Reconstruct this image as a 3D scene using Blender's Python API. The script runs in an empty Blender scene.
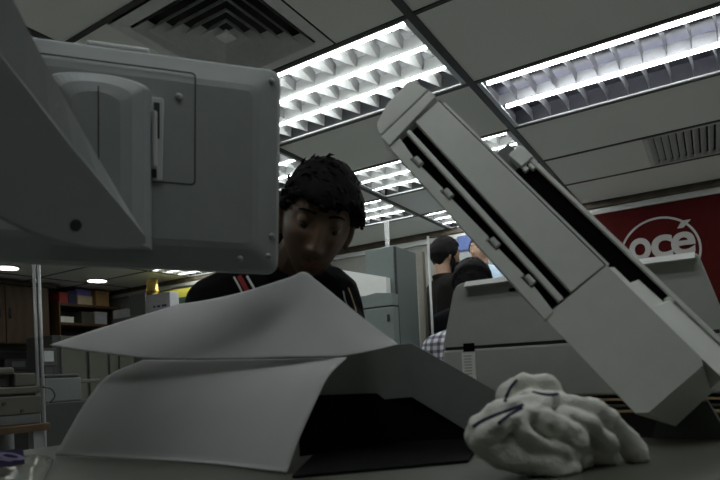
import bpy, bmesh, math, random
from mathutils import Vector, Matrix, noise
from mathutils.bvhtree import BVHTree
random.seed(7)
SC = bpy.context.scene
COL = SC.collection
PI = math.pi

# ------------------------------------------------------------------ camera
YAW, PITCH, ROLL, FPX, CY = 0.55663, 0.020602, -0.047063, 568.786, 359.767
CAMZ = 1.05
FW = Vector((-math.sin(YAW)*math.cos(PITCH), math.cos(YAW)*math.cos(PITCH), math.sin(PITCH)))
RT0 = Vector((math.cos(YAW), math.sin(YAW), 0)); UP0 = RT0.cross(FW)
RT = RT0*math.cos(ROLL) + UP0*math.sin(ROLL)
UP = -RT0*math.sin(ROLL) + UP0*math.cos(ROLL)
ORG = Vector((0, 0, CAMZ))
cd = bpy.data.cameras.new('camera'); cam = bpy.data.objects.new('camera', cd); COL.objects.link(cam)
M = Matrix.Identity(4)
for i in range(3):
    M[i][0], M[i][1], M[i][2], M[i][3] = RT[i], UP[i], -FW[i], ORG[i]
cam.matrix_world = M
cd.sensor_width = 36; cd.lens = FPX/720*36; cd.shift_y = (CY-240)/720
cd.clip_start = 0.02; cd.clip_end = 60
cd.dof.use_dof = True; cd.dof.focus_distance = 1.9; cd.dof.aperture_fstop = 8.5
SC.camera = cam

# measured points: where a line of sight meets a real plane of the room
def ray(x, y): return FW + RT*((x-360)/FPX) - UP*((y-CY)/FPX)
def at_d(x, y, d): return ORG + ray(x, y)*d
def at_z(x, y, z): v = ray(x, y); return ORG + v*((z-CAMZ)/v.z)
def at_Y(x, y, Y): v = ray(x, y); return ORG + v*(Y/v.y)
def at_X(x, y, X): v = ray(x, y); return ORG + v*(X/v.x)

# ------------------------------------------------------------------ materials
def mat(name, col, rough=0.6, metal=0.0, var=0.06, nscale=40, bump=0.0, bscale=300, emit=None, estr=0, trans=0, spec=0.5):
    m = bpy.data.materials.new(name); m.use_nodes = True
    nt = m.node_tree; b = nt.nodes['Principled BSDF']
    b.inputs['Roughness'].default_value = rough; b.inputs['Metallic'].default_value = metal
    b.inputs['Specular IOR Level'].default_value = spec
    tc = nt.nodes.new('ShaderNodeTexCoord')
    if var > 0:
        n = nt.nodes.new('ShaderNodeTexNoise'); n.inputs['Scale'].default_value = nscale; n.inputs['Detail'].default_value = 4
        nt.links.new(tc.outputs['Object'], n.inputs['Vector'])
        r = nt.nodes.new('ShaderNodeValToRGB')
        r.color_ramp.elements[0].position = 0.3; r.color_ramp.elements[1].position = 0.7
        r.color_ramp.elements[0].color = tuple(c*(1-var) for c in col)+(1,)
        r.color_ramp.elements[1].color = tuple(min(1, c*(1+var)) for c in col)+(1,)
        nt.links.new(n.outputs['Fac'], r.inputs['Fac']); nt.links.new(r.outputs['Color'], b.inputs['Base Color'])
    else:
        b.inputs['Base Color'].default_value = tuple(col)+(1,)
    if bump > 0:
        n2 = nt.nodes.new('ShaderNodeTexNoise'); n2.inputs['Scale'].default_value = bscale; n2.inputs['Detail'].default_value = 3
        nt.links.new(tc.outputs['Object'], n2.inputs['Vector'])
        bp = nt.nodes.new('ShaderNodeBump'); bp.inputs['Strength'].default_value = bump; bp.inputs['Distance'].default_value = 0.002
        nt.links.new(n2.outputs['Fac'], bp.inputs['Height']); nt.links.new(bp.outputs['Normal'], b.inputs['Normal'])
    if emit:
        b.inputs['Emission Color'].default_value = tuple(emit)+(1,); b.inputs['Emission Strength'].default_value = estr
    if trans: b.inputs['Transmission Weight'].default_value = trans
    return m

def wave_mat(name, c1, c2, scale, axis='X', rough=0.7, dist=0.0, lo=0.45, hi=0.55):
    m = mat(name, c1, rough, var=0); nt = m.node_tree; b = nt.nodes['Principled BSDF']
    tc = nt.nodes.new('ShaderNodeTexCoord'); w = nt.nodes.new('ShaderNodeTexWave')
    w.bands_direction = axis; w.inputs['Scale'].default_value = scale; w.inputs['Distortion'].default_value = dist
    nt.links.new(tc.outputs['Object'], w.inputs['Vector'])
    r = nt.nodes.new('ShaderNodeValToRGB'); r.color_ramp.elements[0].position = lo; r.color_ramp.elements[1].position = hi
    r.color_ramp.elements[0].color = tuple(c1)+(1,); r.color_ramp.elements[1].color = tuple(c2)+(1,)
    nt.links.new(w.outputs['Fac'], r.inputs['Fac']); nt.links.new(r.outputs['Color'], b.inputs['Base Color'])
    return m

def plaid_mat(name):
    m = mat(name, (.6, .6, .62), .9, var=0); nt = m.node_tree; b = nt.nodes['Principled BSDF']
    tc = nt.nodes.new('ShaderNodeTexCoord'); outs = []
    for ax, s in (('X', 11), ('Z', 11)):
        w = nt.nodes.new('ShaderNodeTexWave'); w.bands_direction = ax; w.inputs['Scale'].default_value = s
        w.inputs['Distortion'].default_value = 0.4
        nt.links.new(tc.outputs['Object'], w.inputs['Vector'])
        r = nt.nodes.new('ShaderNodeValToRGB'); r.color_ramp.elements[0].position = .45; r.color_ramp.elements[1].position = .75
        r.color_ramp.elements[0].color = (1, 1, 1, 1); r.color_ramp.elements[1].color = (.38, .38, .44, 1)
        nt.links.new(w.outputs['Fac'], r.inputs['Fac']); outs.append(r)
    mx = nt.nodes.new('ShaderNodeMixRGB'); mx.blend_type = 'MULTIPLY'; mx.inputs[0].default_value = 1
    nt.links.new(outs[0].outputs[0], mx.inputs[1]); nt.links.new(outs[1].outputs[0], mx.inputs[2])
    mx2 = nt.nodes.new('ShaderNodeMixRGB'); mx2.blend_type = 'MULTIPLY'; mx2.inputs[0].default_value = 1
    mx2.inputs[2].default_value = (.72, .72, .76, 1)
    nt.links.new(mx.outputs[0], mx2.inputs[1]); nt.links.new(mx2.outputs[0], b.inputs['Base Color'])
    return m

G = {}
G['tile'] = mat('ceiling_tile', (.80, .82, .79), .95, var=.10, nscale=260, bump=.5, bscale=400)
G['tbar'] = mat('ceiling_bar', (.045, .048, .047), .5)
G['tube'] = mat('tube_glow', (.9, .9, .9), .4, var=0, emit=(.95, 1.0, .975), estr=13)
G['down'] = mat('downlight_glow', (.9, .9, .9), .4, var=0, emit=(1, .98, .92), estr=3.5)
G['louvre'] = mat('white_louvre', (.58, .59, .59), .35, var=.02)
G['mirror'] = mat('mirror_louvre', (.42, .42, .46), .3, metal=.2, var=.02)
G['reflect'] = mat('fixture_pan', (.05, .052, .056), .5, metal=.0, var=.05)
G['pandark'] = mat('fixture_pan_dark', (.055, .055, .075), .4)
G['fixrim'] = mat('fixture_rim', (.55, .57, .58), .4, metal=.4)
G['vent'] = mat('vent_blade', (.66, .68, .67), .6)
G['dark'] = mat('vent_dark', (.012, .013, .013), .8)
G['wall'] = mat('wall_paint', (.18, .18, .165), .9, bump=.1)
G['floor'] = mat('floor_vinyl', (.46, .46, .43), .95, bump=.5, bscale=800)
G['beam'] = wave_mat('brown_beam', (.055, .042, .028), (.075, .058, .038), 2, 'X', .6, 6, .2, .8)
G['strip'] = mat('grey_strip', (.40, .41, .40), .6)
G['red'] = mat('red_board', (.040, .0035, .0035), .9, var=.08, nscale=6, spec=.1)
G['white'] = mat('white_ink', (.26, .25, .24), .6)
G['mon'] = mat('monitor_plastic', (.33, .355, .355), .55, var=.03, bump=.12, bscale=900)
G['mon2'] = mat('stand_plastic', (.35, .375, .38), .6, var=.03, bump=.12, bscale=900)
G['seam'] = mat('dark_seam', (.03, .032, .034), .6)
G['bevel'] = mat('pale_plastic', (.62, .64, .63), .45, var=.02)
G['arm'] = mat('machine_plastic', (.74, .755, .71), .5, var=.03, bump=.08, bscale=700)
G['armw'] = mat('machine_pale_edge', (.82, .83, .79), .45, var=.03)
G['black'] = mat('black_rubber', (.004, .004, .004), .9, spec=.05)
G['roller'] = mat('roller_rubber', (.62, .63, .61), .5)
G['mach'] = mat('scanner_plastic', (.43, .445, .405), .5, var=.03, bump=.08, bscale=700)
G['machtop'] = mat('white_tray_highlight', (.88, .89, .87), .18, var=.02)  # copier tray white, also the painted highlight along the scanner lid
G['paper'] = mat('white_paper', (.44, .445, .44), .85, var=.02, nscale=20, bump=.05, bscale=500)
G['card'] = mat('grey_card', (.33, .355, .34), .8, var=.04)
G['tray'] = mat('black_mouth_shade', (.006, .0065, .006), .9, spec=.1)  # near-black colour for the shade inside the tipped carton
G['desk'] = mat('desk_laminate', (.072, .076, .058), .5, var=.06, nscale=15)
G['leg'] = mat('desk_leg', (.12, .12, .12), .5, metal=.5)
G['skin'] = mat('skin', (.135, .078, .048), .5, var=.06, nscale=60)
G['skin2'] = mat('skin_light', (.36, .22, .15), .5, var=.06, nscale=60)
G['lip'] = mat('lips', (.18, .085, .065), .45, var=.05)
G['hair'] = mat('black_hair', (.004, .0038, .0038), .8, var=.1, spec=.15)
G['eye'] = mat('eye_white', (.16, .15, .14), .3, var=0)
G['iris'] = mat('dark_iris', (.015, .010, .008), .15, var=0)
G['jacket'] = mat('black_jacket', (.006, .006, .0075), .95, var=.2, spec=.1, bump=.4, bscale=200)
G['trousers'] = mat('dark_trousers', (.03, .03, .035), .9)
G['redcloth'] = mat('red_stripe', (.35, .03, .03), .8)
G['whitecloth'] = mat('white_stripe', (.7, .7, .68), .8)
G['tan'] = mat('tan_piping', (.42, .30, .16), .7)
G['suit'] = mat('charcoal_suit', (.010, .009, .0085), .95, var=.15, spec=.12, bump=.3, bscale=300)
G['shirt'] = mat('white_shirt', (.60, .60, .62), .85)
G['blueshirt'] = wave_mat('blue_striped_shirt', (.34, .50, .68), (.55, .65, .76), 30, 'X', .85)
G['plaid'] = plaid_mat('plaid_shirt')
G['shoe'] = mat('black_shoe', (.012, .012, .012), .4)
G['towel'] = mat('towel_cloth', (.84, .84, .78), .95, var=.10, nscale=25, bump=.6, bscale=500)
G['navy'] = mat('navy_thread', (.02, .025, .06), .9)
G['greygreen'] = mat('greygreen_metal', (.145, .175, .17), .55, var=.03)
G['copier'] = mat('copier_shell', (.20, .235, .225), .5, var=.03)
G['paleplast'] = mat('beige_plastic', (.075, .075, .058), .55, var=.04)
G['darkplast'] = mat('dark_plastic', (.03, .032, .03), .5)
G['greyplast'] = mat('grey_plastic', (.11, .12, .115), .55)
G['wood'] = wave_mat('oak_veneer', (.06, .032, .011), (.08, .044, .016), 3, 'Y', .5, 5, .2, .8)
G['woodd'] = wave_mat('dark_wood', (.085, .047, .022), (.12, .066, .03), 3, 'X', .5, 5, .2, .8)
G['alu'] = mat('aluminium', (.30, .31, .31), .4, metal=.5)
G['carton'] = mat('brown_carton', (.44, .27, .11), .8)
G['cream'] = mat('cream_carton', (.66, .55, .36), .8)
G['greycarton'] = mat('grey_carton', (.40, .41, .43), .8)
G['purple'] = mat('purple_card', (.22, .19, .50), .6)
G['band'] = mat('purple_band', (.02, .016, .04), .95, spec=.05)
G['bluecard'] = mat('dark_blue_card', (.03, .03, .09), .6)
G['redcard'] = mat('red_card', (.35, .04, .03), .6)
G['yellow'] = mat('yellow_card', (.52, .46, .06), .6)
G['green'] = mat('green_card', (.05, .10, .06), .6)
G['gold'] = mat('gold_foil', (.80, .58, .16), .25, metal=.9, bump=.6, bscale=30)
G['clear'] = mat('clear_plastic', (.85, .88, .88), .15, var=0, trans=.75)
G['screen'] = mat('pale_screen', (.35, .38, .38), .2)
G['posterbg'] = mat('poster_pale', (.20, .21, .225), .6)
G['bluesign'] = mat('blue_board', (.035, .065, .20), .5)
G['label'] = mat('label_paper', (.86, .86, .80), .8)
G['lilac'] = mat('lilac_ink', (.17, .15, .24), .9, spec=.05)
G['film'] = mat('plastic_wrap', (.27, .29, .25), .12, var=.08, nscale=10, bump=.8, bscale=14)

# ------------------------------------------------------------------ helpers
def tag(o, label=None, cat=None, group=None, kind=None):
    if label: o['label'] = label
    if cat: o['category'] = cat
    if group: o['group'] = group
    if kind: o['kind'] = kind
    return o

def thing(name, label, cat, loc, group=None):
    o = bpy.data.objects.new(name, None); COL.objects.link(o)
    o.location = loc; o.empty_display_size = .05
    return tag(o, label, cat, group)

def wloc(o):
    v = Vector((0, 0, 0))
    while o: v = v + o.location; o = o.parent
    return v

def obj(name, bm, m, parent=None, smooth=False, origin=None):
    """link a world-space bmesh as ONE mesh object, origin at its base"""
    if smooth is True: 
        for f in bm.faces: f.smooth = True
    me = bpy.data.meshes.new(name); bm.normal_update(); bm.to_mesh(me); bm.free()
    return obj_me(name, me, m, parent, origin)

def obj_me(name, me, m, parent=None, origin=None):
    me.name = name
    o = bpy.data.objects.new(name, me); COL.objects.link(o)
    for mm in (m if isinstance(m, (list, tuple)) else [m]): me.materials.append(mm)
    if origin is None:
        xs = [v.co for v in me.vertices]
        if xs:
            origin = Vector(((min(v.x for v in xs)+max(v.x for v in xs))/2, (min(v.y for v in xs)+max(v.y for v in xs))/2, min(v.z for v in xs)))
        else: origin = Vector((0, 0, 0))
    me.transform(Matrix.Translation(-origin))
    if parent:
        o.parent = parent; o.location = origin - wloc(parent)
    else: o.location = origin
    return o

def copy_tree(o, parent=None):
    c = o.copy(); COL.objects.link(c); c.parent = parent
    for ch in list(o.children): copy_tree(ch, c)
    return c

class Fr:
    """a local frame: origin + three axes"""
    def __init__(s, o, a, b, c): s.o, s.a, s.b, s.c = Vector(o), Vector(a), Vector(b), Vector(c)
    def p(s, a, b, c): return s.o + s.a*a + s.b*b + s.c*c
    def loc(s, x, y, c=0.0):
        v = ray(x, y); n = s.c
        t = (c + n.dot(s.o-ORG))/n.dot(v); q = ORG + v*t - s.o
        return Vector((q.dot(s.a), q.dot(s.b), c))
W = Fr((0, 0, 0), (1, 0, 0), (0, 1, 0), (0, 0, 1))

def bev(bm, geom_edges, w, seg=2):
    if w > 0: bmesh.ops.bevel(bm, geom=geom_edges, offset=w, segments=seg, profile=.5, affect='EDGES')

def add_box(bm, fr, a0, a1, b0, b1, c0, c1, bevel=0.0, seg=2):
    t = bmesh.new()
    vs = [t.verts.new(fr.p(a, b, c)) for c in (c0, c1) for b in (b0, b1) for a in (a0, a1)]
    for q in ((0, 2, 3, 1), (4, 5, 7, 6), (0, 1, 5, 4), (2, 6, 7, 3), (0, 4, 6, 2), (1, 3, 7, 5)):
        t.faces.new([vs[i] for i in q])
    bmesh.ops.recalc_face_normals(t, faces=t.faces[:])
    bev(t, t.edges[:], bevel, seg)
    merge(bm, t)
    return bm

def merge(bm, t):
    me = bpy.data.meshes.new('tmp'); t.to_mesh(me); t.free(); bm.from_mesh(me); bpy.data.meshes.remove(me)

def box(fr, a0, a1, b0, b1, c0, c1, bevel=0.0, seg=2):
    return add_box(bmesh.new(), fr, a0, a1, b0, b1, c0, c1, bevel, seg)

def loft(bm, loops, closed=True, caps=True):
    """bridge a list of equal-length point loops"""
    t = bmesh.new(); rows = [[t.verts.new(p) for p in L] for L in loops]; n = len(rows[0])
    for r0, r1 in zip(rows, rows[1:]):
        for i in range(n if closed else n-1):
            j = (i+1) % n
            t.faces.new((r0[i], r0[j], r1[j], r1[i]))
    if caps and closed:
        t.faces.new(list(reversed(rows[0]))); t.faces.new(rows[-1])
    bmesh.ops.recalc_face_normals(t, faces=t.faces[:])
    merge(bm, t); return bm

def prism(bm, fr, poly, c0, c1, bevel=0.0, seg=2):
    t = bmesh.new()
    loft(t, [[fr.p(a, b, c0) for a, b in poly], [fr.p(a, b, c1) for a, b in poly]])
    if bevel: bev(t, [e for e in t.edges], bevel, seg)
    merge(bm, t); return bm

def tube(bm, pts, r, n=10, cap=True):
    pts = [Vector(p) for p in pts]; loops = []
    rr = r if isinstance(r, (list, tuple)) else [r]*len(pts)
    prev = None
    for i, p in enumerate(pts):
        d = (pts[min(i+1, len(pts)-1)] - pts[max(i-1, 0)]).normalized()
        if prev is None:
            u = d.orthogonal().normalized()
        else:
            u = (prev - d*prev.dot(d)).normalized()
        prev = u; v = d.cross(u)
        loops.append([p + (u*math.cos(2*PI*k/n)+v*math.sin(2*PI*k/n))*rr[i] for k in range(n)])
    return loft(bm, loops, True, cap)

def round_poly(pts, rads, seg=5):
    out = []; n = len(pts)
    for i in range(n):
        p = Vector(pts[i]); a = Vector(pts[i-1]); b = Vector(pts[(i+1) % n]); r = rads[i] if isinstance(rads, (list, tuple)) else rads
        if r <= 0: out.append(tuple(p)); continue
        p0 = p + (a-p).normalized()*r; p1 = p + (b-p).normalized()*r
        for k in range(seg+1):
            t = k/seg; out.append(tuple(p0*(1-t)**2 + p*2*t*(1-t) + p1*t*t))
    return out

def sphere(bm, c, r, sub=3, sc=(1, 1, 1), rot=None):
    t = bmesh.new(); bmesh.ops.create_icosphere(t, subdivisions=sub, radius=r)
    m = Matrix.Diagonal((sc[0], sc[1], sc[2], 1))
    if rot is not None: m = rot.to_4x4() @ m
    m = Matrix.Translation(c) @ m
    bmesh.ops.transform(t, matrix=m, verts=t.verts[:]); merge(bm, t); return bm

def capsule(bm, p0, r0, p1, r1):
    t = bmesh.new()
    for p, r in ((p0, r0), (p1, r1)):
        bmesh.ops.create_icosphere(t, subdivisions=2, radius=r, matrix=Matrix.Translation(p))
    res = bmesh.ops.convex_hull(t, input=t.verts[:])
    dead = [v for v in t.verts if not v.link_faces]
    bmesh.ops.delete(t, geom=dead, context='VERTS')
    inner = [g for g in res.get('geom_interior', []) if isinstance(g, bmesh.types.BMVert) and g.is_valid]
    if inner: bmesh.ops.delete(t, geom=inner, context='VERTS')
    bmesh.ops.recalc_face_normals(t, faces=t.faces[:])
    merge(bm, t); return bm

def chain(bm, pts):
    for (p0, r0), (p1, r1) in zip(pts, pts[1:]): capsule(bm, Vector(p0), r0, Vector(p1), r1)
    return bm

def evaluated(me, mods):
    o = bpy.data.objects.new('tmp', me); COL.objects.link(o)
    for kind, kw in mods:
        md = o.modifiers.new('m', kind)
        for k, v in kw.items(): setattr(md, k, v)
    dg = bpy.context.evaluated_depsgraph_get(); dg.update()
    r = bpy.data.meshes.new_from_object(o.evaluated_get(dg), depsgraph=dg)
    bpy.data.objects.remove(o); bpy.data.meshes.remove(me)
    return r

def fuse(bm, voxel, smooth=3):
    me = bpy.data.meshes.new('f'); bm.to_mesh(me); bm.free()
    r = evaluated(me, [('REMESH', dict(mode='VOXEL', voxel_size=voxel)), ('SMOOTH', dict(factor=.5, iterations=smooth))])
    for p in r.polygons: p.use_smooth = True
    return r

def text_bm(s, size, fr, extrude=.002, offset=0.0, align='CENTER'):
    cu = bpy.data.curves.new('t', 'FONT'); cu.body = s; cu.size = size; cu.extrude = extrude; cu.offset = offset; cu.align_x = align
    o = bpy.data.objects.new('t', cu); COL.objects.link(o)
    dg = bpy.context.evaluated_depsgraph_get(); dg.update()
    me = bpy.data.meshes.new_from_object(o.evaluated_get(dg), depsgraph=dg)
    bpy.data.objects.remove(o); bpy.data.curves.remove(cu)
    bm = bmesh.new(); bm.from_mesh(me); bpy.data.meshes.remove(me)
    for v in bm.verts: v.co = fr.p(v.co.x, v.co.y, v.co.z)
    return bm

def catmull(pts, n):
    pts = [Vector(p) for p in pts]; P = [pts[0]*2-pts[1]]+pts+[pts[-1]*2-pts[-2]]
    out = []; m = len(pts)-1
    for k in range(n):
        u = k/(n-1)*m; i = min(int(u), m-1); t = u-i
        a, b, c, d = P[i:i+4]
        out.append(.5*((2*b)+(c-a)*t+(2*a-5*b+4*c-d)*t*t+(3*b-a-3*c+d)*t**3))
    return out

# ------------------------------------------------------------------ room shell
ZC = CAMZ+1.32                     # ceiling height
WX0, WX1, WY0, WY1 = -7.6, 2.6, -2.6, 5.12
XB = -.896; CW = 1.194; Y0 = 1.907; RW = .632
colX = lambda i: XB + i*CW          # T-bar lines running into the room
rowY = lambda j: Y0 + j*RW          # T-bar lines running across
def st(name, bm, m): return tag(obj(name, bm, m), kind='structure')

st('floor', box(W, WX0-.1, WX1+.1, WY0-.1, WY1+.1, -.08, 0), G['floor'])
st('wall_left', box(W, WX0-.1, WX0, WY0, WY1, 0, ZC), G['wall'])
st('wall_right', box(W, WX1, WX1+.1, WY0, WY1, 0, ZC), G['wall'])
st('wall_back', box(W, WX0-.1, WX1+.1, WY1, WY1+.1, 0, ZC), G['wall'])
st('wall_front', box(W, WX0-.1, WX1+.1, WY0-.1, WY0, 0, ZC), G['wall'])

FIX3 = [(-1, 0), (-1, 2), (-2, 3), (-1, 4), (-2, 1), (-4, 4), (-3, -1)]
FIX2 = [(0, 1), (1, -1), (0, -3), (-2, -3), (1, 3)]
VENT = (-1.83, -1.226, rowY(-1)+.02, rowY(0)-.015)
GRILLE = (-.30, colX(1)-.02, rowY(3)+.02, rowY(4)-.02)
holes = set(FIX3) | set(FIX2)
bm = bmesh.new()
for i in range(-6, 4):
    for j in range(-8, 6):
        x0, x1, y0, y1 = max(colX(i), WX0), min(colX(i+1), WX1), max(rowY(j), WY0), min(rowY(j+1), WY1)
        if x1-x0 < .02 or y1-y0 < .02 or (i, j) in holes: continue
        g = .004
        if (i, j) == (-1, -1):
            add_box(bm, W, x0+g, VENT[0]-.0, y0+g, y1-g, ZC, ZC+.02)
            add_box(bm, W, VENT[1]+.003, x1-g, y0+g, y1-g, ZC, ZC+.02)
        elif (i, j) == (0, 3):
            add_box(bm, W, x0+g, GRILLE[0]-.003, y0+g, y1-g, ZC, ZC+.02)
        else:
            add_box(bm, W, x0+g, x1-g, y0+g, y1-g, ZC, ZC+.02)
st('ceiling', bm, G['tile'])
st('ceiling_slab', box(W, WX0-.1, WX1+.1, WY0-.1, WY1+.1, ZC+.16, ZC+.22), G['dark'])
bm = bmesh.new()
for i in range(-5, 3): add_box(bm, W, colX(i)-.016, colX(i)+.016, WY0, WY1, ZC-.006, ZC+.014)
for j in range(-7, 6): add_box(bm, W, WX0, WX1, rowY(j)-.010, rowY(j)+.010, ZC-.0055, ZC+.0135)
st('trim_1', bm, G['tbar'])
zt = lambda y: at_Y(650, y, WY1).z
st('trim_2', box(W, WX0, WX1, WY1-.06, WY1, zt(200)-.0, ZC-.006, .003), G['beam'])
st('trim_3', box(W, WX0, WX1, WY1-.035, WY1, zt(206), zt(200)-.001, .003), G['strip'])
bm = bmesh.new()
add_box(bm, W, WX0, WX1, WY1-.015, WY1, 0, .1)
st('baseboard_back', bm, G['woodd'])

# ------------------------------------------------------------------ ceiling lights
def fixture(i, j, n, style, label, group):
    x0, x1, y0, y1 = colX(i)+.018, colX(i+1)-.018, rowY(j)+.012, rowY(j+1)-.012
    t = thing('ceiling_light', label, 'ceiling light', ((x0+x1)/2, (y0+y1)/2, ZC), group)
    # pan
    bm = bmesh.new(); z1 = ZC+.085; w = .006
    add_box(bm, W, x0, x1, y0, y1, z1, z1+.006)
    for a in ((x0, x0+w, y0, y1), (x1-w, x1, y0, y1), (x0, x1, y0, y0+w), (x0, x1, y1-w, y1)): add_box(bm, W, *a, ZC-.001, z1+.003)
    obj('housing', bm, G['reflect'] if style == 'white' else G['pandark'], t)
    bm = bmesh.new(); r = .022
    for a in ((x0, x0+r, y0, y1), (x1-r, x1, y0, y1), (x0, x1, y0, y0+.010), (x0, x1, y1-.012, y1)): add_box(bm, W, *a, ZC-.003, ZC+.004)
    obj('rim', bm, G['fixrim'], t)
    cw = (y1-y0-.022)/n
    bmL = bmesh.new(); lm = G['louvre'] if style == 'white' else G['mirror']
    for k in range(n):
        ya = y0+.011+k*cw; yt = ya+(.030 if style == 'white' else .045)
        bt = tube(bmesh.new(), [(x0+.035, yt, ZC+.0165), (x1-.035, yt, ZC+.0165)], .0135 if style == 'white' else .0155, 12)
        obj('fluorescent_tube', bt, G['tube'], t, smooth=True)
        # reflector trough behind each tube
        prof = [(ya+cw*u, ZC+.012+.062*math.sin(PI*min(1, u*1.02))**.7) for u in [q/10 for q in range(11)]]
        # divider between rows
        yd = ya+cw
        if k < n-1:
            loft(bmL, [[(x, yd-.003, ZC+.002), (x, yd+.003, ZC+.002), (x, yd+.012, ZC+.05), (x, yd-.012, ZC+.05)] for x in (x0+.01, x1-.01)])
        # cross blades
        m = 10 if style == 'white' else 12
        st_ = (x1-x0)/m
        for q in range(m+1):
            xc = x0+.012+(x1-x0-.024)*q/m
            if style == 'white':
                # V-shaped blade: two wedge legs meeting at a point, sharp lower edges
                for dx in (-.058, .022):
                    a = Vector((xc+dx, yt+.020, 0)); b = Vector((xc+.006, yd-.014, 0))
                    e = Vector((.0085, 0, 0)); z0, z1_ = Vector((0, 0, ZC+.020)), Vector((0, 0, ZC+.058))
                    loft(bmL, [[a-e*.12+z0, a+e*.12+z0, a+e+z1_, a-e+z1_], [b-e*.12+z0-Vector((0, 0, .012)), b+e*.12+z0-Vector((0, 0, .012)), b+e*.8+z1_, b-e*.8+z1_]])
            else:
                L = []
                for u in (0, .25, .5, .75, 1):
                    y = yt+.020+(yd-.012-yt-.020)*u; bow = -.022*(1-u)**2
                    L.append([(xc-.0012+bow, y, ZC+.004+.014*(1-u)), (xc+.0012+bow, y, ZC+.004+.014*(1-u)), (xc+.0035+bow, y, ZC+.055), (xc-.0035+bow, y, ZC+.055)])
                loft(bmL, L)
    obj('louvre', bmL, lm, t)
    return t

LBL3 = {(-1, 0): 'three-tube ceiling light with white louvre, beside the square air vent',
        (-1, 2): 'three-tube louvred ceiling light directly behind the raised scanner cover',
        (-2, 3): 'louvred ceiling light above the seated-height grey-green cabinet, right of the man\'s hair',
        (-1, 4): 'small-looking louvred ceiling light nearest the brown wall beam',
        (-2, 1): 'louvred ceiling light half hidden by the man\'s hair and the monitor edge',
        (-4, 4): 'far louvred ceiling light glowing beneath the monitor bottom edge'}
LBL3[(-2, 3)] = 'louvred ceiling light above the grey-green cabinet, right of the man\'s hair'
for i, j in FIX3:
    fixture(i, j, 3, 'white', LBL3.get((i, j), 'louvred ceiling light out of view beyond the monitor'), 'louvred ceiling lights')
for i, j in FIX2:
    fixture(i, j, 2, 'mirror', 'twin-tube ceiling light with mirror louvre above the red wall board' if (i, j) == (0, 1) else 'twin-tube ceiling light with mirror louvre outside the picture', 'mirror louvre ceiling lights')

# square air diffuser
x0, x1, y0, y1 = VENT; cx, cy = (x0+x1)/2, (y0+y1)/2; h = (x1-x0)/2
t = thing('air_vent', 'square four-way ceiling air vent with concentric blades above the monitor', 'air vent', (cx, cy, ZC))
def sq_ring(bm, s0, z0, s1, z1, th=.004):
    hy = (y1-y0)/2/h
    L = lambda s, z: [(cx-s, cy-s*hy, z), (cx+s, cy-s*hy, z), (cx+s, cy+s*hy, z), (cx-s, cy+s*hy, z)]
    loops = [L(s0, z0), L(s1, z1), L(s1-th, z1+th), L(s0-th, z0+th)]
    tt = bmesh.new(); rows = [[tt.verts.new(p) for p in q] for q in loops]
    for a in range(4):
        r0, r1 = rows[a], rows[(a+1) % 4]
        for k in range(4): tt.faces.new((r0[k], r0[(k+1) % 4], r1[(k+1) % 4], r1[k]))
    bmesh.ops.recalc_face_normals(tt, faces=tt.faces[:]); merge(bm, tt)
obj('frame', (lambda b: (sq_ring(b, h-.002, ZC-.004, h-.052, ZC-.004, .003), b)[1])(bmesh.new()), G['vent'], t)
for k, s in enumerate((.245, .20, .155, .11, .065)):
    b = bmesh.new(); sq_ring(b, s, ZC-.012, s-.030, ZC+.030, .004); obj('blade', b, G['vent'], t)
b = bmesh.new(); prism(b, W, [(cx-.03, cy-.03), (cx+.03, cy-.03), (cx+.03, cy+.03), (cx-.03, cy+.03)], ZC-.014, ZC-.006); obj('centre_plate', b, G['vent'], t)
obj('duct', box(W, x0+.01, x1-.01, y0+.01, y1-.01, ZC+.06, ZC+.07), G['dark'], t)
# linear grille
x0, x1, y0, y1 = GRILLE
t = thing('air_grille', 'rectangular slatted ceiling air grille by the right picture edge', 'air vent', ((x0+x1)/2, (y0+y1)/2, ZC))
bm = bmesh.new()
for a in ((x0, x0+.02, y0, y1), (x1-.02, x1, y0, y1), (x0, x1, y0, y0+.02), (x0, x1, y1-.02, y1)): add_box(bm, W, *a, ZC-.004, ZC+.02)
obj('frame', bm, G['vent'], t)
for k in range(14):
    xa = x0+.03+k*(x1-x0-.06)/13
    b = bmesh.new(); loft(b, [[(xa-.012, y, ZC-.002), (xa-.008, y, ZC-.002), (xa+.018, y, ZC+.03), (xa+.014, y, ZC+.03)] for y in (y0+.018, y1-.018)])
    obj('slat', b, G['vent'], t)
obj('duct', box(W, x0, x1, y0, y1, ZC+.05, ZC+.06), G['dark'], t)
# downlights
for n_, (px, py) in enumerate(((97, 280), (7, 267))):
    p = at_z(px, py, ZC)
    t = thing('downlight', ('round recessed downlight shining over the box shelves', 'round recessed downlight shining over the wooden wall cabinet')[n_], 'downlight', p, 'recessed downlights')
    b = bmesh.new(); tube(b, [p+Vector((0, 0, -.012)), p+Vector((0, 0, -.002))], .13, 24); obj('trim_ring', b, G['white'], t)
    b = bmesh.new(); tube(b, [p+Vector((0, 0, -.018)), p+Vector((0, 0, -.013))], .11, 24); obj('lamp', b, G['down'], t)

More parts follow.
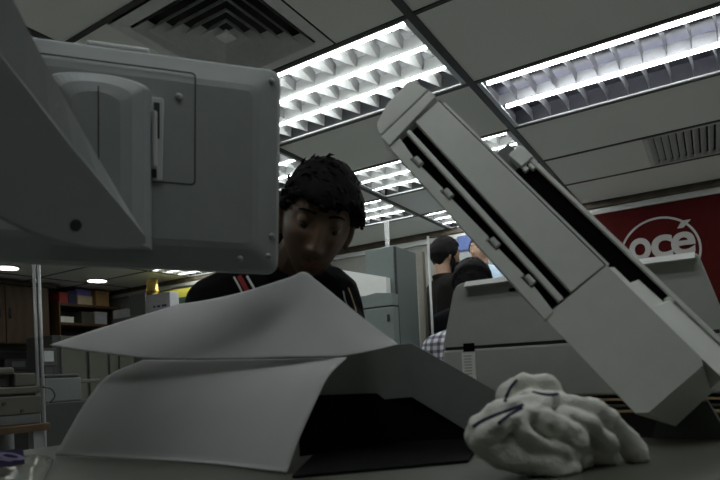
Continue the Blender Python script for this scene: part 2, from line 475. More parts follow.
# ------------------------------------------------------------------ red wall board with logo
YB = WY1-.002
bx0 = at_Y(560, 212, YB).x; bx1 = 2.2
bz1 = zt(206)-.004; bz0 = at_Y(712, 310, YB).z
t = thing('wall_sign', 'dark red wall board with white ring and letters', 'sign', ((bx0+bx1)/2, YB-.02, bz0))
obj('board', box(W, bx0, bx1, YB-.03, YB, bz0, bz1, .003), G['red'], t)
obj('bottom_rail', box(W, bx0, bx1, YB-.036, YB, bz0-.03, bz0-.001, .003), G['strip'], t)
YL = YB-.032
c0 = at_Y(660, 253, YL); top = at_Y(659, 214.5, YL); rad = top.z-c0.z
rl = at_Y(622, 245, YL).x; rr_ = at_Y(699, 250, YL).x; c0.x = (rl+rr_)/2; rad = ((rr_-rl)/2+rad)/2
b = bmesh.new(); N = 64
loops = []
for rr, yy in ((rad, YL-.003), (rad, YL), (rad-.016, YL), (rad-.016, YL-.003), (rad, YL-.003)):
    loops.append([(c0.x+rr*math.cos(2*PI*k/N), yy, c0.z+rr*math.sin(2*PI*k/N)) for k in range(N)])
loft(b, loops, True, False); bmesh.ops.remove_doubles(b, verts=b.verts[:], dist=1e-5)
obj('logo_ring', b, G['white'], t)
pl = at_Y(630, 270, YL); pr = at_Y(696, 252, YL)
for ch, px0, px1 in (('o', 629, 652), ('c', 651, 674), ('é', 671, 697)):
    xa = at_Y(px0, 258, YL).x; xb = at_Y(px1, 251, YL).x
    zb = at_Y(684, 254, YL).z
    fr = Fr(((xa+xb)/2, YL-.003, zb), (1, 0, 0), (0, 0, 1), (0, -1, 0))
    b = text_bm('e' if ch == 'é' else ch, .36, fr, .003, .008)
    w = max(v.co.x for v in b.verts)-min(v.co.x for v in b.verts); mid = (max(v.co.x for v in b.verts)+min(v.co.x for v in b.verts))/2
    for v in b.verts: v.co.x = (xa+xb)/2+(v.co.x-mid)*(xb-xa)/w*.93
    if ch == 'é':
        fa = Fr(((xa+xb)/2-.005, YL-.003, zb+.205), (1, 0, 0), (0, 0, 1), (0, -1, 0))
        prism(b, fa, [(-.03, 0), (.012, 0), (.065, .055), (.005, .055)], -.003, .003)
    obj('letter', b, G['white'], t)

# ------------------------------------------------------------------ work table
TZ = CAMZ-.10
t = thing('work_table', 'grey-green laminate work table under the papers and towel', 'table', (-.2, .2, 0))
obj('tabletop', box(W, -.945, .75, -.5, .80, TZ-.035, TZ, .004), G['desk'], t)
for x, y in ((-.90, -.45), (.70, -.45), (-.90, .76), (.70, .76)): obj('leg', box(W, x-.025, x+.025, y-.025, y+.025, 0, TZ-.0352), G['leg'], t)

# ------------------------------------------------------------------ monitor seen from behind
TR = at_d(281, 69, .745); TRl = Vector((.682, .731, -.041))
TL = at_d(40, 36, .75*.889); TR = at_d(272, 68, .75*.983); BL = at_d(40, 264, .75*.906); BR = at_d(268, 274, .75)
ax = (TR-TL).normalized(); up = (TR-BR); up = (up-ax*up.dot(ax)).normalized(); nn = ax.cross(up)   # ax to the right, up, nn?
if nn.dot(ORG-TR) < 0: nn = -nn
FM = Fr(TR, ax, up, nn)            # c>0 towards the camera (the back of the monitor)
tl = FM.loc(40, 36); tr = FM.loc(281, 69); br = FM.loc(275, 274); bl = FM.loc(40, 262)
mw = .375; x1 = tr.x; x0 = x1-mw; zt_, zb_ = (tr.y+tl.y)/2, (br.y+bl.y)/2
t = thing('monitor', 'grey flat-panel monitor seen from behind, on its broad tilted stand', 'monitor', FM.p(-.2, zb_, 0))
def mpoly(x0, x1, y0, y1, r): return round_poly([(x0, y0), (x1, y0), (x1, y1), (x0, y1)], r, 6)
b = bmesh.new()
O = lambda e, c, r: [FM.p(a, bb, c) for a, bb in mpoly(x0+e, x1-e, zb_+e*1.0, zt_-e, r)]
loft(b, [O(.006, -.030, .012), O(0, -.024, .016), O(0, -.006, .016), O(.004, -.001, .015), O(.012, .0015, .012), O(.028, .007, .012), O(.036, .0085, .012)])
obj('back_cover', b, G['mon'], t)
b = box(FM, x0+.004, x1-.004, zb_+.004, zt_-.004, -.036, -.0302); obj('front_bezel', b, G['greyplast'], t)
b = box(FM, x0+.02, x1-.02, zb_+.02, zt_-.02, -.0375, -.0362); obj('screen', b, G['darkplast'], t)
C0 = .0085
# handle-like pale top tab
a0 = FM.loc(87, 40, -.012); a1 = FM.loc(150, 47, -.012)
b = box(FM, a0.x, a1.x, zt_-.002, zt_+.007, -.022, -.006, .003); obj('top_tab', b, G['bevel'], t)
# recessed service panel outline
q0 = FM.loc(40, 52, C0); q1 = FM.loc(196, 73, C0); q2 = FM.loc(190, 185, C0)
def frame_line(fr, x0, x1, y0, y1, c, w, bmx=None):
    bmx = bmx or bmesh.new()
    P = round_poly([(x0, y0), (x1, y0), (x1, y1), (x0, y1)], .006, 4); I = round_poly([(x0+w, y0+w), (x1-w, y0+w), (x1-w, y1-w), (x0+w, y1-w)], .005, 4)
    loft(bmx, [[fr.p(*p, c) for p in P], [fr.p(*p, c+.0006) for p in P], [fr.p(*p, c+.0006) for p in I], [fr.p(*p, c) for p in I], [fr.p(*p, c) for p in P]], True, False)
    bmesh.ops.remove_doubles(bmx, verts=bmx.verts[:], dist=1e-6)
    return bmx
obj('panel_seam', frame_line(FM, q1.x-.235, q1.x, q2.y, q1.y, C0-.0003, .0016), G['seam'], t)
for px, py in ((179, 97), (92, 52+44)):
    s = FM.loc(px, py, C0); b = bmesh.new(); sphere(b, FM.p(s.x, s.y, C0-.002), .0055, 2); obj('screw_cap', b, G['mon'], t, smooth=True)
for px, py in ((272, 81), (268, 256), (240, 259), (272, 236)):
    s = FM.loc(px, py, .003); b = bmesh.new(); sphere(b, FM.p(s.x, s.y, .0005 if px > 250 else .004), .0045, 2); obj('screw_cap', b, G['mon'], t, smooth=True)
b = bmesh.new()
for px in (246, 250):
    s0 = FM.loc(px, 100, C0); s1 = FM.loc(px-4, 240, C0)
    add_box(b, FM, s0.x-.0004, s0.x+.0004, s1.y, s0.y, C0-.002, C0+.0003)
obj('rib_line', b, G['mon'], t)
# hinge barrel: rounded column standing off the back
h0 = FM.loc(60, 80, .06); h1 = FM.loc(147, 92, .03); hb = FM.loc(147, 236, .03)
b = bmesh.new()
xs0, xs1 = FM.loc(52, 90, C0).x, FM.loc(152, 95, C0).x
def arch(yb, yt, c, e):  # face outline with domed top
    pts = [(xs0+e, yb)]; n = 14
    pts.append((xs1-e, yb))
    for k in range(n+1):
        u = k/n; a = PI*u
        pts.append(((xs0+xs1)/2+math.cos(a)*((xs1-xs0)/2-e), yt-.012+math.sin(a)*.012-e))
    return pts
yt_, yb_ = FM.loc(105, 77, .02).y, FM.loc(120, 246, .03).y
loft(b, [[FM.p(p[0], p[1], c) for p in arch(yb_, yt_, c, e)] for c, e in ((C0-.002, 0), (.030, .001), (.042, .006), (.050, .018), (.053, .03))])
for f in b.faces: f.smooth = False
obj('hinge_column', b, G['mon2'], t)
l0 = FM.loc(98, 78, .055); l1 = FM.loc(94, 120, .055)
b = box(FM, l0.x-.0006, l0.x+.0006, l1.y-.05, l0.y-.008, .0528, .0535); obj('column_seam', b, G['seam'], t)
# latch slot right of the column
s0 = FM.loc(153, 98, C0); s1 = FM.loc(164, 182, C0)
b = prism(bmesh.new(), FM, round_poly([(s0.x-.004, s1.y), (s1.x-.002, s1.y), (s1.x, s0.y), (s0.x-.004, s0.y)], .004), C0-.002, C0+.004, .001); obj('latch_frame', b, G['bevel'], t)
s2 = FM.loc(155, 104, C0); s3 = FM.loc(160, 140, C0)
b = box(FM, s2.x-.001, s3.x, s3.y, s2.y, C0+.004, C0+.0055); obj('latch_slot', b, G['seam'], t)
b = box(FM, s2.x-.001, s3.x-.0025, s3.y-.035, s2.y-.012, C0+.0055, C0+.012, .001); obj('latch', b, G['bevel'], t)
s2 = FM.loc(152, 170, C0); s3 = FM.loc(157, 179, C0)
b = box(FM, s2.x, s3.x, s3.y, s2.y, C0+.004, C0+.0055); obj('latch_slot', b, G['seam'], t)
# broad blade of the stand, near the lens
def plane_d(pts):   # depth as a linear function through three sightings
    import mathutils
    A = Matrix([[1, x, y] for x, y, d in pts]); inv = A.inverted()
    k = inv @ Vector([1/d for x, y, d in pts])
    return lambda x, y: 1/(k[0]+k[1]*x+k[2]*y)
dl = plane_d([(148, 243, .590), (0, 57, .43), (0, 218, .47)])
low = [(-90, 150), (-45, 192), (0, 219), (28, 233), (58, 243), (88, 248.5), (118, 249.5), (138, 247.5), (146.5, 243), (147, 238)] + [(147-k*24, 238-k*30.1) for k in range(1, 11)]
nx = Vector((0, 0, 0)); P3 = [at_d(x, y, dl(x, y)) for x, y in low]
nrm = (P3[9]-P3[2]).cross(P3[14]-P3[2]).normalized()
if nrm.dot(ORG-P3[5]) < 0: nrm = -nrm
def edge_out(i):
    x = low[i][0]; u = max(0, (147-x)/130)
    return .003+.030*u if i >= 9 else (.055 if i == 0 else .003)
UPP = [p-nrm*(.010+.012*max(0, (147-low[i][0])/150)) + (RT*.78+UP*.62)*edge_out(i) for i, p in enumerate(P3)]
b = bmesh.new()
cen = sum(P3, Vector())/len(P3)
loft(b, [[p+(cen-p).normalized()*.003 + nrm*.0012 for p in P3], P3, [p-nrm*.002 for p in P3], UPP])
obj('stand_blade', b, G['mon2'], t)
hp = at_d(75, 225, dl(75, 225))
b = bmesh.new(); tube(b, [hp-nrm*.003, hp+nrm*.0016], .0055, 18); obj('screw_hole', b, G['seam'], t)
# upright that carries the blade, left of the view, standing on the table
pc = at_z(-150, 470, TZ); e = at_d(-75, 60, .42)
e = Vector((-.52, -.02, P3[-1].z-.03))
b = bmesh.new(); tube(b, [P3[-1]*.5+P3[0]*.5-nrm*.018, Vector((e.x, e.y, P3[0].z)), Vector((e.x, e.y, TZ+.012))], .02, 14); obj('upright', b, G['mon2'], t, smooth=True)
b = bmesh.new(); tube(b, [Vector((e.x, e.y, TZ+.0005)), Vector((e.x, e.y, TZ+.012))], .10, 32); obj('foot', b, G['mon2'], t)

# ------------------------------------------------------------------ raised feeder cover (leaning arm)
O3 = ORG+Vector((-.364, .684, .307))
L3 = Vector((.616, .032, -.787)).normalized(); A3 = Vector((.747, .292, .597)); A3 = (A3-L3*A3.dot(L3)).normalized(); N3 = A3.cross(L3).normalized()
FA = Fr(O3, L3, A3, N3)
t = thing('scanner_cover', 'long pale scanner cover raised at a steep angle, with roller slots', 'scanner cover', FA.p(.5, .04, .06))
b = bmesh.new()
cap = round_poly([(-.018, .001), (-.036, .006), (-.049, .038), (-.052, .082), (-.021, .0885)], [.004, .008, .004, .006, .002], 4)
prism(b, FA, cap, -.004, .030, .0015, 2)
obj('end_cap', b, G['arm'], t)
b = bmesh.new(); prism(b, FA, [(-.0165, .0005), (-.0195, .0885), (-.006, .0895), (.003, .001)], -.0035, .03, .001); obj('cap_band', b, G['arm'], t)
# housing below the plates
obj('inner_tray', box(FA, .002, .318, .012, .088, .010, .032), G['black'], t)
b = bmesh.new()
prism(b, FA, [(.000, .0475), (.000, .0885), (.316, .0885), (.316, .0395)], 0, .010, .0012, 2)
obj('top_plate', b, G['arm'], t)
b = bmesh.new()
b = prism(b, FA, [(.004, .029), (.004, .0355), (.316, .0285), (.316, .021)], -.002, .008, .0015, 2); obj('guide_bar', b, G['armw'], t)
# lower strip with notches for the rollers
b = bmesh.new(); ed = lambda l: .0115 if l < .32 else .01
poly = [(.002, .000), (.322, -.004), (.320, .0095)]
for l in (.272, .206, .113, .048):
    poly += [(l+.010, .0130), (l+.010, .0085), (l-.010, .0085), (l-.010, .0140)]
poly += [(.004, .018)]
prism(b, FA, poly, -.001, .012); obj('lower_strip', b, G['arm'], t)
b = box(FA, .002, .322, .010, .020, .0125, .034); obj('lower_skirt', b, G['arm'], t)
for l in (.272, .206, .113, .048):
    b = bmesh.new(); tube(b, [FA.p(l-.0065, .0150, .002), FA.p(l-.0065, .0150, .002)+L3*.013], .0042, 14); obj('roller', b, G['roller'], t, smooth=False)
# big lower box with slanted end
b = bmesh.new()
f0 = [(.323, -.003), (.470, .0), (.4685, .0905), (.3185, .0895)]
f1 = [(.335, .030), (.490, .020), (.506, .030), (.500, .085), (.482, .0945), (.3172, .0905)]
r0 = [(.3185, -.003), (.466, -.001), (.474, .010), (.469, .086), (.462, .0905), (.3172, .0895)]
loft(b, [[FA.p(a, bb, .0) for a, bb in r0], [FA.p(a, bb, .0035) for a, bb in [(p[0]+(.0 if i in (0, 5) else .0015), p[1]) for i, p in enumerate(r0)]], [FA.p(a, bb, .05) for a, bb in f1], [FA.p(a, bb, .10) for a, bb in [(.335, .050), (.492, .030), (.509, .040), (.503, .088), (.486, .098), (.3172, .0905)]]])
obj('motor_box', b, G['arm'], t)
b = box(FA, .3162, .3174, .0, .0885, .0006, .006); obj('box_seam', b, G['seam'], t)
b = box(FA, -.002, .315, .0886, .0908, .003, .03); obj('edge_gap', b, G['seam'], t)
b = box(FA, .0, .316, .0909, .0965, .012, .032, .0006); obj('edge_trim', b, G['arm'], t)
# rear wing with black feed slot
b = box(FA, .085, .316, .03, .132, .062, .098, .002); obj('rear_wing', b, G['greyplast'], t)
b = box(FA, .128, .392, .094, .1325, .054, .0615); obj('feed_slot', b, G['black'], t)
b = box(FA, .132, .486, .130, .1355, .048, .100, .0012); obj('outer_rail', b, G['armw'], t)
b = prism(bmesh.new(), FA, round_poly([(.106, .1155), (.132, .117), (.132, .1365), (.106, .1365)], [.004, .001, .001, .006]), .046, .1, .001); obj('end_block', b, G['armw'], t)
b = box(FA, .134, .141, .116, .1225, .048, .056, .001); obj('pin', b, G['armw'], t)
b = box(FA, .136, .146, .1245, .129, .047, .056, .001); obj('pin', b, G['armw'], t)
# solid shoulder beside the motor box
b = bmesh.new(); loft(b, [[FA.p(*q) for q in L_] for L_ in ([(.317, .0905, .010), (.317, .1075, .045), (.317, .1075, .1), (.317, .0905, .1)], [(.347, .0905, .010), (.347, .1075, .045), (.347, .1075, .1), (.347, .0905, .1)])])
obj('shoulder', b, G['arm'], t)
b = bmesh.new(); loft(b, [[FA.p(*q) for q in L_] for L_ in ([(.347, .0905, .008), (.347, .1180, .048), (.347, .1180, .1), (.347, .0905, .1)], [(.386, .0905, .008), (.386, .1195, .048), (.386, .1195, .1), (.386, .0905, .1)], [(.390, .0905, .008), (.390, .1275, .05), (.390, .1275, .1), (.390, .0905, .1)], [(.492, .0930, .008), (.512, .1295, .05), (.512, .1295, .1), (.500, .0930, .1)])])
obj('shoulder', b, G['arm'], t)
b = box(FA, .384, .394, .1225, .1305, .050, .054); obj('slot_end', b, G['armw'], t)
# hinge foot down to the table
pf = FA.p(.49, .045, .085)
b = bmesh.new(); loft(b, [[(pf.x+a, pf.y+bb, TZ+.001) for a, bb in ((-.02, .0), (.06, .0), (.06, .07), (-.02, .07))], [(pf.x+a, pf.y+bb, pf.z+.01) for a, bb in ((-.01, .0), (.04, .0), (.04, .04), (-.01, .04))]])
obj('hinge_foot', b, G['greyplast'], t)

# ------------------------------------------------------------------ pale scanner behind the cover
YM = 1.0
zs = at_Y(500, 345, YM).z
FS = Fr((0, YM, 0), (1, 0, 0), (0, 0, 1), (0, 1, 0))
p = lambda x, y: (lambda q: (q.x, q.z))(at_Y(x, y, YM))
t = thing('large_scanner', 'pale wide document scanner with domed lid behind the raised cover', 'scanner', (-.2, YM+.2, 0))
ptl = p(455, 285); ptr = p(697, 252); pml = p(443, 348); pmr = p(720, 338)
zt1 = (ptl[1]+ptr[1])/2
b = bmesh.new()
up_poly = round_poly([(pml[0], zs+.002), (pmr[0]+.012, zs+.002), (ptr[0], zt1), (ptl[0], zt1)], [.003, .003, .008, .020], 6)
loft(b, [[FS.p(a, bb, c) for a, bb in [((q[0]-xm)*s+xm, zs+.002+(q[1]-zs-.002)*s2) for q in up_poly for xm in [-.21]]] for c, s, s2 in ((0, 1, 1), (.002, 1.004, 1.01), (.35, 1.0, 1.25), (.42, .98, 1.2))])
obj('lid', b, G['mach'], t)
b = bmesh.new()
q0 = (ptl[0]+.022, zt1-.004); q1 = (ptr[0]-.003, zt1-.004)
b = bmesh.new(); loft(b, [[(x, YM-.014, zt1-.0085), (x, YM-.001, zt1+.002), (x, YM+.01, zt1+.003), (x, YM+.01, zt1-.0085)] for x in (q0[0], q1[0])]); obj('top_highlight', b, G['machtop'], t)  # glossy white strip stands in for the light caught on the lid's top
obj('seam', box(FS, pml[0]+.004, pmr[0], zs-.004, zs+.002, .002, .40), G['seam'], t)
zb9 = at_Y(560, 396, YM).z
obj('body', box(FS, pml[0]-.001, pmr[0]+.03, zb9, zs-.004, -.001, .42, .004), G['mach'], t)
for k_, (pa_, m_) in enumerate(((400, G['tan']), (406, G['paleplast']), (411, G['tan']))):
    zz = at_Y(590, pa_, YM).z; obj('base_rail', box(FS, pml[0]+.08, pmr[0]+.02, zz-.002, zz+.0015, .001-.006*k_, .02, .0005), m_, t)
obj('stand_box', box(FS, pml[0]+.03, pmr[0], 0, zb9-.0005, .015, .40, .004), G['darkplast'], t)
s = p(470, 346); b = box(FS, s[0]-.0105, s[0]+.0085, zs-.008, zs+.007, -.008, .001, .001); obj('latch', b, G['black'], t)
b = box(FS, s[0]-.015, s[0]+.010, zs-.062, zs-.009, -.0060, -.0012); lb = obj('paper_tag', b, G['label'], t)
b = bmesh.new()
for k in range(8): add_box(b, FS, s[0]-.0105, s[0]+.004, zs-.017-k*.0055, zs-.0160-k*.0055, -.0066, -.0058)
obj('printed_line', b, G['greyplast'], lb)
s = p(515, 289); b = box(FS, s[0]-.01, s[0]+.006, s[1]-.003, s[1]+.002, -.002, .001); obj('lid_notch', b, G['black'], t)
# ------------------------------------------------------------------ papers and card box
def patch(loops_px, nu, nv, thick):
    rows = [catmull([at_d(*q) for q in L], nu) for L in loops_px]
    cols = [catmull([r[i] for r in rows], nv) for i in range(nu)]
    for col in cols:
        for c in col: c.z = max(c.z, TZ+.0025)
    b = bmesh.new(); V = [[b.verts.new(c) for c in col] for col in cols]
    for i in range(nu-1):
        for j in range(nv-1): b.faces.new((V[i][j], V[i+1][j], V[i+1][j+1], V[i][j+1]))
    bmesh.ops.recalc_face_normals(b, faces=b.faces[:])
    me = bpy.data.meshes.new('p'); b.to_mesh(me); b.free()
    r = evaluated(me, [('SOLIDIFY', dict(thickness=thick, offset=0))])
    for q in r.polygons: q.use_smooth = True
    return r
BLp = at_z(55, 457, TZ+.002); 
lower = [
    [(55, 456, .80), (130, 464, .735), (210, 470, .655), (286, 474.5, .570)],
    [(72, 425, .82), (140, 430, .752), (220, 436, .673), (298, 441, .588)],
    [(90, 396, .845), (155, 398, .776), (232, 402, .697), (314, 405, .612)],
    [(108, 376, .875), (175, 376, .806), (250, 376, .727), (328, 377, .640)],
    [(143, 360, .92), (205, 360, .845), (275, 359, .765), (347, 357.5, .675)],
]
obj_me('paper_sheet', patch(lower, 40, 30, .0012), G['paper'])
tag(bpy.context.scene.objects['paper_sheet'], 'large white sheet curving up from the table edge, under the peaked sheet', 'paper', 'large white sheets')
upper = [
    [(50, 345, .86), (95, 352, .845), (150, 358.5, .81), (215, 359, .765), (260, 358.5, .735), (290, 357.5, .715), (320, 357, .695), (345, 356, .68), (372, 351, .665), (398, 344.5, .655)],
    [(95, 330, .90), (128, 334, .885), (172, 337, .85), (228, 335, .80), (270, 330, .765), (296, 327, .748), (316, 329, .732), (345, 334, .705), (370, 338.5, .688), (397, 343.5, .665)],
    [(180, 304, .97), (196, 302, .955), (218, 298, .93), (245, 291.5, .885), (288, 278, .835), (304, 272.2, .815), (318, 281.5, .792), (348, 306, .748), (372, 325, .710), (396, 342.8, .675)],
]
o = obj_me('paper_sheet', patch(upper, 60, 30, .0012), G['paper'])
tag(o, 'large white sheet lying on top with a raised peak in front of the man', 'paper', 'large white sheets')

# dark grey carton lid tipped on its side, open towards the camera
ct = [(330, 352, .70), (412, 343.5, .755), (535, 413, .745)]
cbm = [(318, 405, .66), (412, 397, .765), (482, 440, .745)]
t = thing('carton_lid', 'dark grey card carton tipped open, black inside, between white sheets and towel', 'carton', at_z(440, 446, TZ))
def slab(q, th, base):
    # a flat flap: three corners fix its plane, the fourth lies in it
    pl = [at_d(*q[i]) for i in base]; pn = (pl[1]-pl[0]).cross(pl[2]-pl[0])
    on = lambda x, y: ORG+ray(x, y)*(pn.dot(pl[0]-ORG)/pn.dot(ray(x, y)))
    a, b_, c, d = [on(k[0], k[1]) for k in q]; n = (b_-a).cross(d-a).normalized()
    if n.dot(ORG-a) > 0: n = -n
    b = bmesh.new(); loft(b, [[a, b_, c, d], [k+n*th for k in (a, b_, c, d)]]); return b
obj('front_flap', slab([ct[0], ct[1], cbm[1], cbm[0]], .003, (0, 1, 2)), G['card'], t)
obj('side_flap', slab([ct[1], ct[2], cbm[2], cbm[1]], .003, (0, 1, 3)), G['card'], t)
# black floor and wall painted in for the shade inside its mouth
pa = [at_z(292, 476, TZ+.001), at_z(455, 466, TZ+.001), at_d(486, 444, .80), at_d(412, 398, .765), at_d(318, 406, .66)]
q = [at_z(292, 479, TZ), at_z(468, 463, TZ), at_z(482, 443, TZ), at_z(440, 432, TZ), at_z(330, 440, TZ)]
b = bmesh.new(); loft(b, [[Vector((k.x, min(k.y, .79), TZ+.001)) for k in q], [Vector((k.x, min(k.y, .79), TZ+.003)) for k in q]]); obj('shade_floor', b, G['tray'], t)
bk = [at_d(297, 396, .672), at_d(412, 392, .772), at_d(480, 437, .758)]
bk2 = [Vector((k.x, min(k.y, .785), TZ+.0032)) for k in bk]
b = bmesh.new(); off = Vector((.001, .004, 0)); loft(b, [bk2+[k+off for k in reversed(bk2)], bk+[k+off for k in reversed(bk)]]); obj('shade_wall', b, G['tray'], t)

# glossy wrapped packet at the lower left corner
t = thing('wrapped_packet', 'plastic-wrapped packet with lilac letters on a purple band, table corner', 'packet', at_z(10, 470, TZ))
P_ = [at_z(-40, 497, TZ), at_z(30, 488, TZ), at_z(36, 452, TZ), at_z(28, 447, TZ), at_z(-40, 451, TZ)]
P_ = [Vector((max(k.x, -.94), k.y, TZ)) for k in P_]
fx = Vector((-.93, .28, 0))
x0, x1, y0, y1 = -.935, -.66, .20, .425
b = bmesh.new(); n = 24
V = [[None]*(n+1) for _ in range(n+1)]
def pk(u, v):
    q_ = (Vector((-.94, .315, 0))*(1-u)+Vector((-.75, .425, 0))*u)*v+(Vector((-.62, .08, 0))*(1-u)+Vector((-.47, .245, 0))*u)*(1-v)
    e = min(u, 1-u, v, 1-v); z = (.003+.011*v)*min(1, e/.10)**.6 + .0025*noise.noise(Vector((u*6, v*6, 2)))*min(1, e/.1)
    return Vector((q_.x, q_.y, TZ+.002+max(0, z)))
V = [[b.verts.new(pk(i/n, j/n)) for j in range(n+1)] for i in range(n+1)]
for i in range(n):
    for j in range(n): b.faces.new((V[i][j], V[i+1][j], V[i+1][j+1], V[i][j+1]))
bot = [[b.verts.new(Vector((v.co.x, v.co.y, TZ+.0005))) for v in r] for r in V]
for i in range(n):
    for j in range(n): b.faces.new((bot[i][j], bot[i][j+1], bot[i+1][j+1], bot[i+1][j]))
for i in range(n):
    b.faces.new((V[i][0], bot[i][0], bot[i+1][0], V[i+1][0])); b.faces.new((V[i+1][n], bot[i+1][n], bot[i][n], V[i][n]))
    b.faces.new((V[0][i+1], bot[0][i+1], bot[0][i], V[0][i])); b.faces.new((V[n][i], bot[n][i], bot[n][i+1], V[n][i+1]))
bmesh.ops.recalc_face_normals(b, faces=b.faces[:])
obj('wrapper', b, G['film'], t, smooth=True)
bq = [at_d(-25, 471, .562), at_d(25, 463, .607), at_d(23, 448, .662), at_d(-25, 454, .617)]
b = bmesh.new(); loft(b, [bq, [k-Vector((0, 0, .001)) for k in bq]]); bd = obj('printed_band', b, G['band'], t)
aa = (bq[1]-bq[0]).normalized(); ab = bq[3]-bq[0]; ab = (ab-aa*ab.dot(aa)).normalized()
hgt = abs((bq[3]-bq[0]).dot(ab))
hgt = abs((bq[2]-bq[1]).dot(ab)); fr = Fr(bq[0]*.29+bq[1]*.71+ab*hgt*.22+aa.cross(ab)*.0008, aa*.42, ab*.85, aa.cross(ab))
obj('lettering', text_bm('DAO', hgt*1.0, fr, .0003, .002), G['lilac'], bd)

# ------------------------------------------------------------------ towel
def towel():
    bm = bmesh.new()
    for (x, y), d, r in (((505, 430), .525, .021), ((528, 430), .535, .022), ((555, 432), .545, .025), ((580, 430), .555, .020), ((598, 452), .55, .017), ((570, 458), .54, .020), ((540, 455), .53, .022), ((527, 397), .552, .0165), ((545, 393), .556, .0145), ((520, 412), .54, .018), ((555, 408), .55, .016)):
        c = at_d(x, y, d); c.z = max(c.z, TZ+.004); sphere(bm, c, r, 3, (1, 1, .95))
    rolls = (([(481, 431, .512), (487, 444, .507), (508, 454, .503), (540, 463, .507), (570, 470, .515)], .0135),
             ([(476, 427, .507), (492, 413, .505), (522, 404, .515), (556, 399, .535)], .0078),
             ([(483, 437, .500), (500, 425, .497), (522, 416, .505)], .0085),
             ([(504, 399, .545), (510, 388, .545), (524, 382, .546), (543, 382, .548), (556, 391, .550)], .0075),
             ([(536, 377, .549), (541, 381, .549)], .0038),
             ([(546, 402, .520), (524, 419, .502), (529, 438, .498), (556, 449, .505), (575, 455, .515)], .0070),
             ([(542, 420, .508), (560, 430, .510), (580, 441, .518)], .0105),
             ([(556, 404, .535), (580, 407, .538), (600, 414, .540), (627, 440, .548), (640, 462, .555)], .0105),
             ([(560, 415, .520), (590, 425, .525), (612, 448, .535)], .0075),
             ([(525, 394, .530), (545, 398, .532), (560, 402, .54)], .0055))
    for pl, r in rolls:
        c = catmull([at_d(*k) for k in pl], 14); chain(bm, [(q, r*(1+.10*math.sin(i*1.3))*(.75 if i in (0, 13) else 1)) for i, q in enumerate(c)])
    me = fuse(bm, .0022, 5)
    for v in me.vertices:
        n = v.normal; p = v.co
        w_ = Vector((noise.noise(p*18), noise.noise(p*18+Vector((9, 2, 4))), noise.noise(p*18+Vector((3, 7, 1)))))*.022
        k = .0021*(1-2.6*abs(noise.noise((p+w_)*40)))+.0005*(1-2.6*abs(noise.noise((p+w_)*88)))+.0004*noise.noise(p*200)
        v.co = p+n*k
        if v.co.z < TZ+.0006: v.co.z = TZ+.0006
    return me
t = thing('towel', 'crumpled off-white cloth with thin navy stripes on the table', 'towel', at_z(550, 465, TZ))
to = obj_me('cloth', towel(), G['towel'], t)
bpy.context.view_layer.update()
def surf(o):
    me = o.data; w = wloc(o)
    return BVHTree.FromPolygons([v.co+w for v in me.vertices], [list(f.vertices) for f in me.polygons])
def decal(o, pts, wd, th, n=20):
    """a thin strip sewn onto the surface of o along a sighted line"""
    tree = surf(o); L = []
    for x, y, _ in [tuple(q) for q in catmull([(a, b_, 0) for a, b_ in pts], n)]:
        hit = tree.ray_cast(ORG, ray(x, y).normalized())
        if hit[0] is not None: L.append((hit[0], hit[1]))
    b = bmesh.new(); loops = []
    if len(L) < 3: return b
    for i, (p_, nr) in enumerate(L):
        d = (L[min(i+1, len(L)-1)][0]-L[max(i-1, 0)][0]).normalized(); s_ = d.cross(nr).normalized()*wd/2
        u = nr*th
        loops.append([p_-s_-u, p_+s_-u, p_+s_+u, p_-s_+u])
    return loft(b, loops)
for pts in ([(473, 427), (482, 421), (496, 415), (512, 409), (523, 405)], [(505, 402), (507, 395), (511, 387), (517, 380)], [(533, 392), (541, 394), (549, 395), (558, 394)], [(498, 424), (508, 416), (522, 408)]):
    b = decal(to, pts, .0026, .0009)
    if len(b.verts): obj('stripe', b, G['navy'], t)

# ------------------------------------------------------------------ people
def finger(bm, base, d, side, up, ln, r, curl):
    p = Vector(base); dd = Vector(d); pts = [(p, r)]
    for k, f in enumerate((.45, .32, .23)):
        rot = Matrix.Rotation(curl*(.6+.4*k), 3, side); dd = rot @ dd
        p = p+dd*ln*f; pts.append((p.copy(), r*(1-.12*(k+1))))
    chain(bm, pts)
def hand(bm, wrist, d, palm_n, s=1.0, left=True):
    """palm, four unequal fingers, side thumb; d = direction of fingers, palm_n = where the palm faces"""
    d = Vector(d).normalized(); pn = Vector(palm_n); pn = (pn-d*pn.dot(d)).normalized(); side = d.cross(pn).normalized()*(1 if left else -1)
    w = Vector(wrist)
    k = w+d*.085*s
    for u in (-.030, -.010, .010, .030): capsule(bm, w+side*u*.6*s, .013*s, k+side*u*s, .011*s)
    ax = d.cross(pn).normalized()
    for u, ln in ((-.031, .060), (-.0105, .074), (.0105, .080), (.031, .070)):
        finger(bm, k+side*u*s, d, ax, pn, ln*s, .0088*s, .28)
    th = (side*.8+d*.6+pn*.3).normalized()
    chain(bm, [(w+d*.02*s+side*.018*s, .013*s), (w+d*.02*s+side*.018*s+th*.040*s, .0105*s), (w+d*.02*s+side*.018*s+th*.040*s+(d*.9+pn*.35).normalized()*.035*s, .0085*s)])

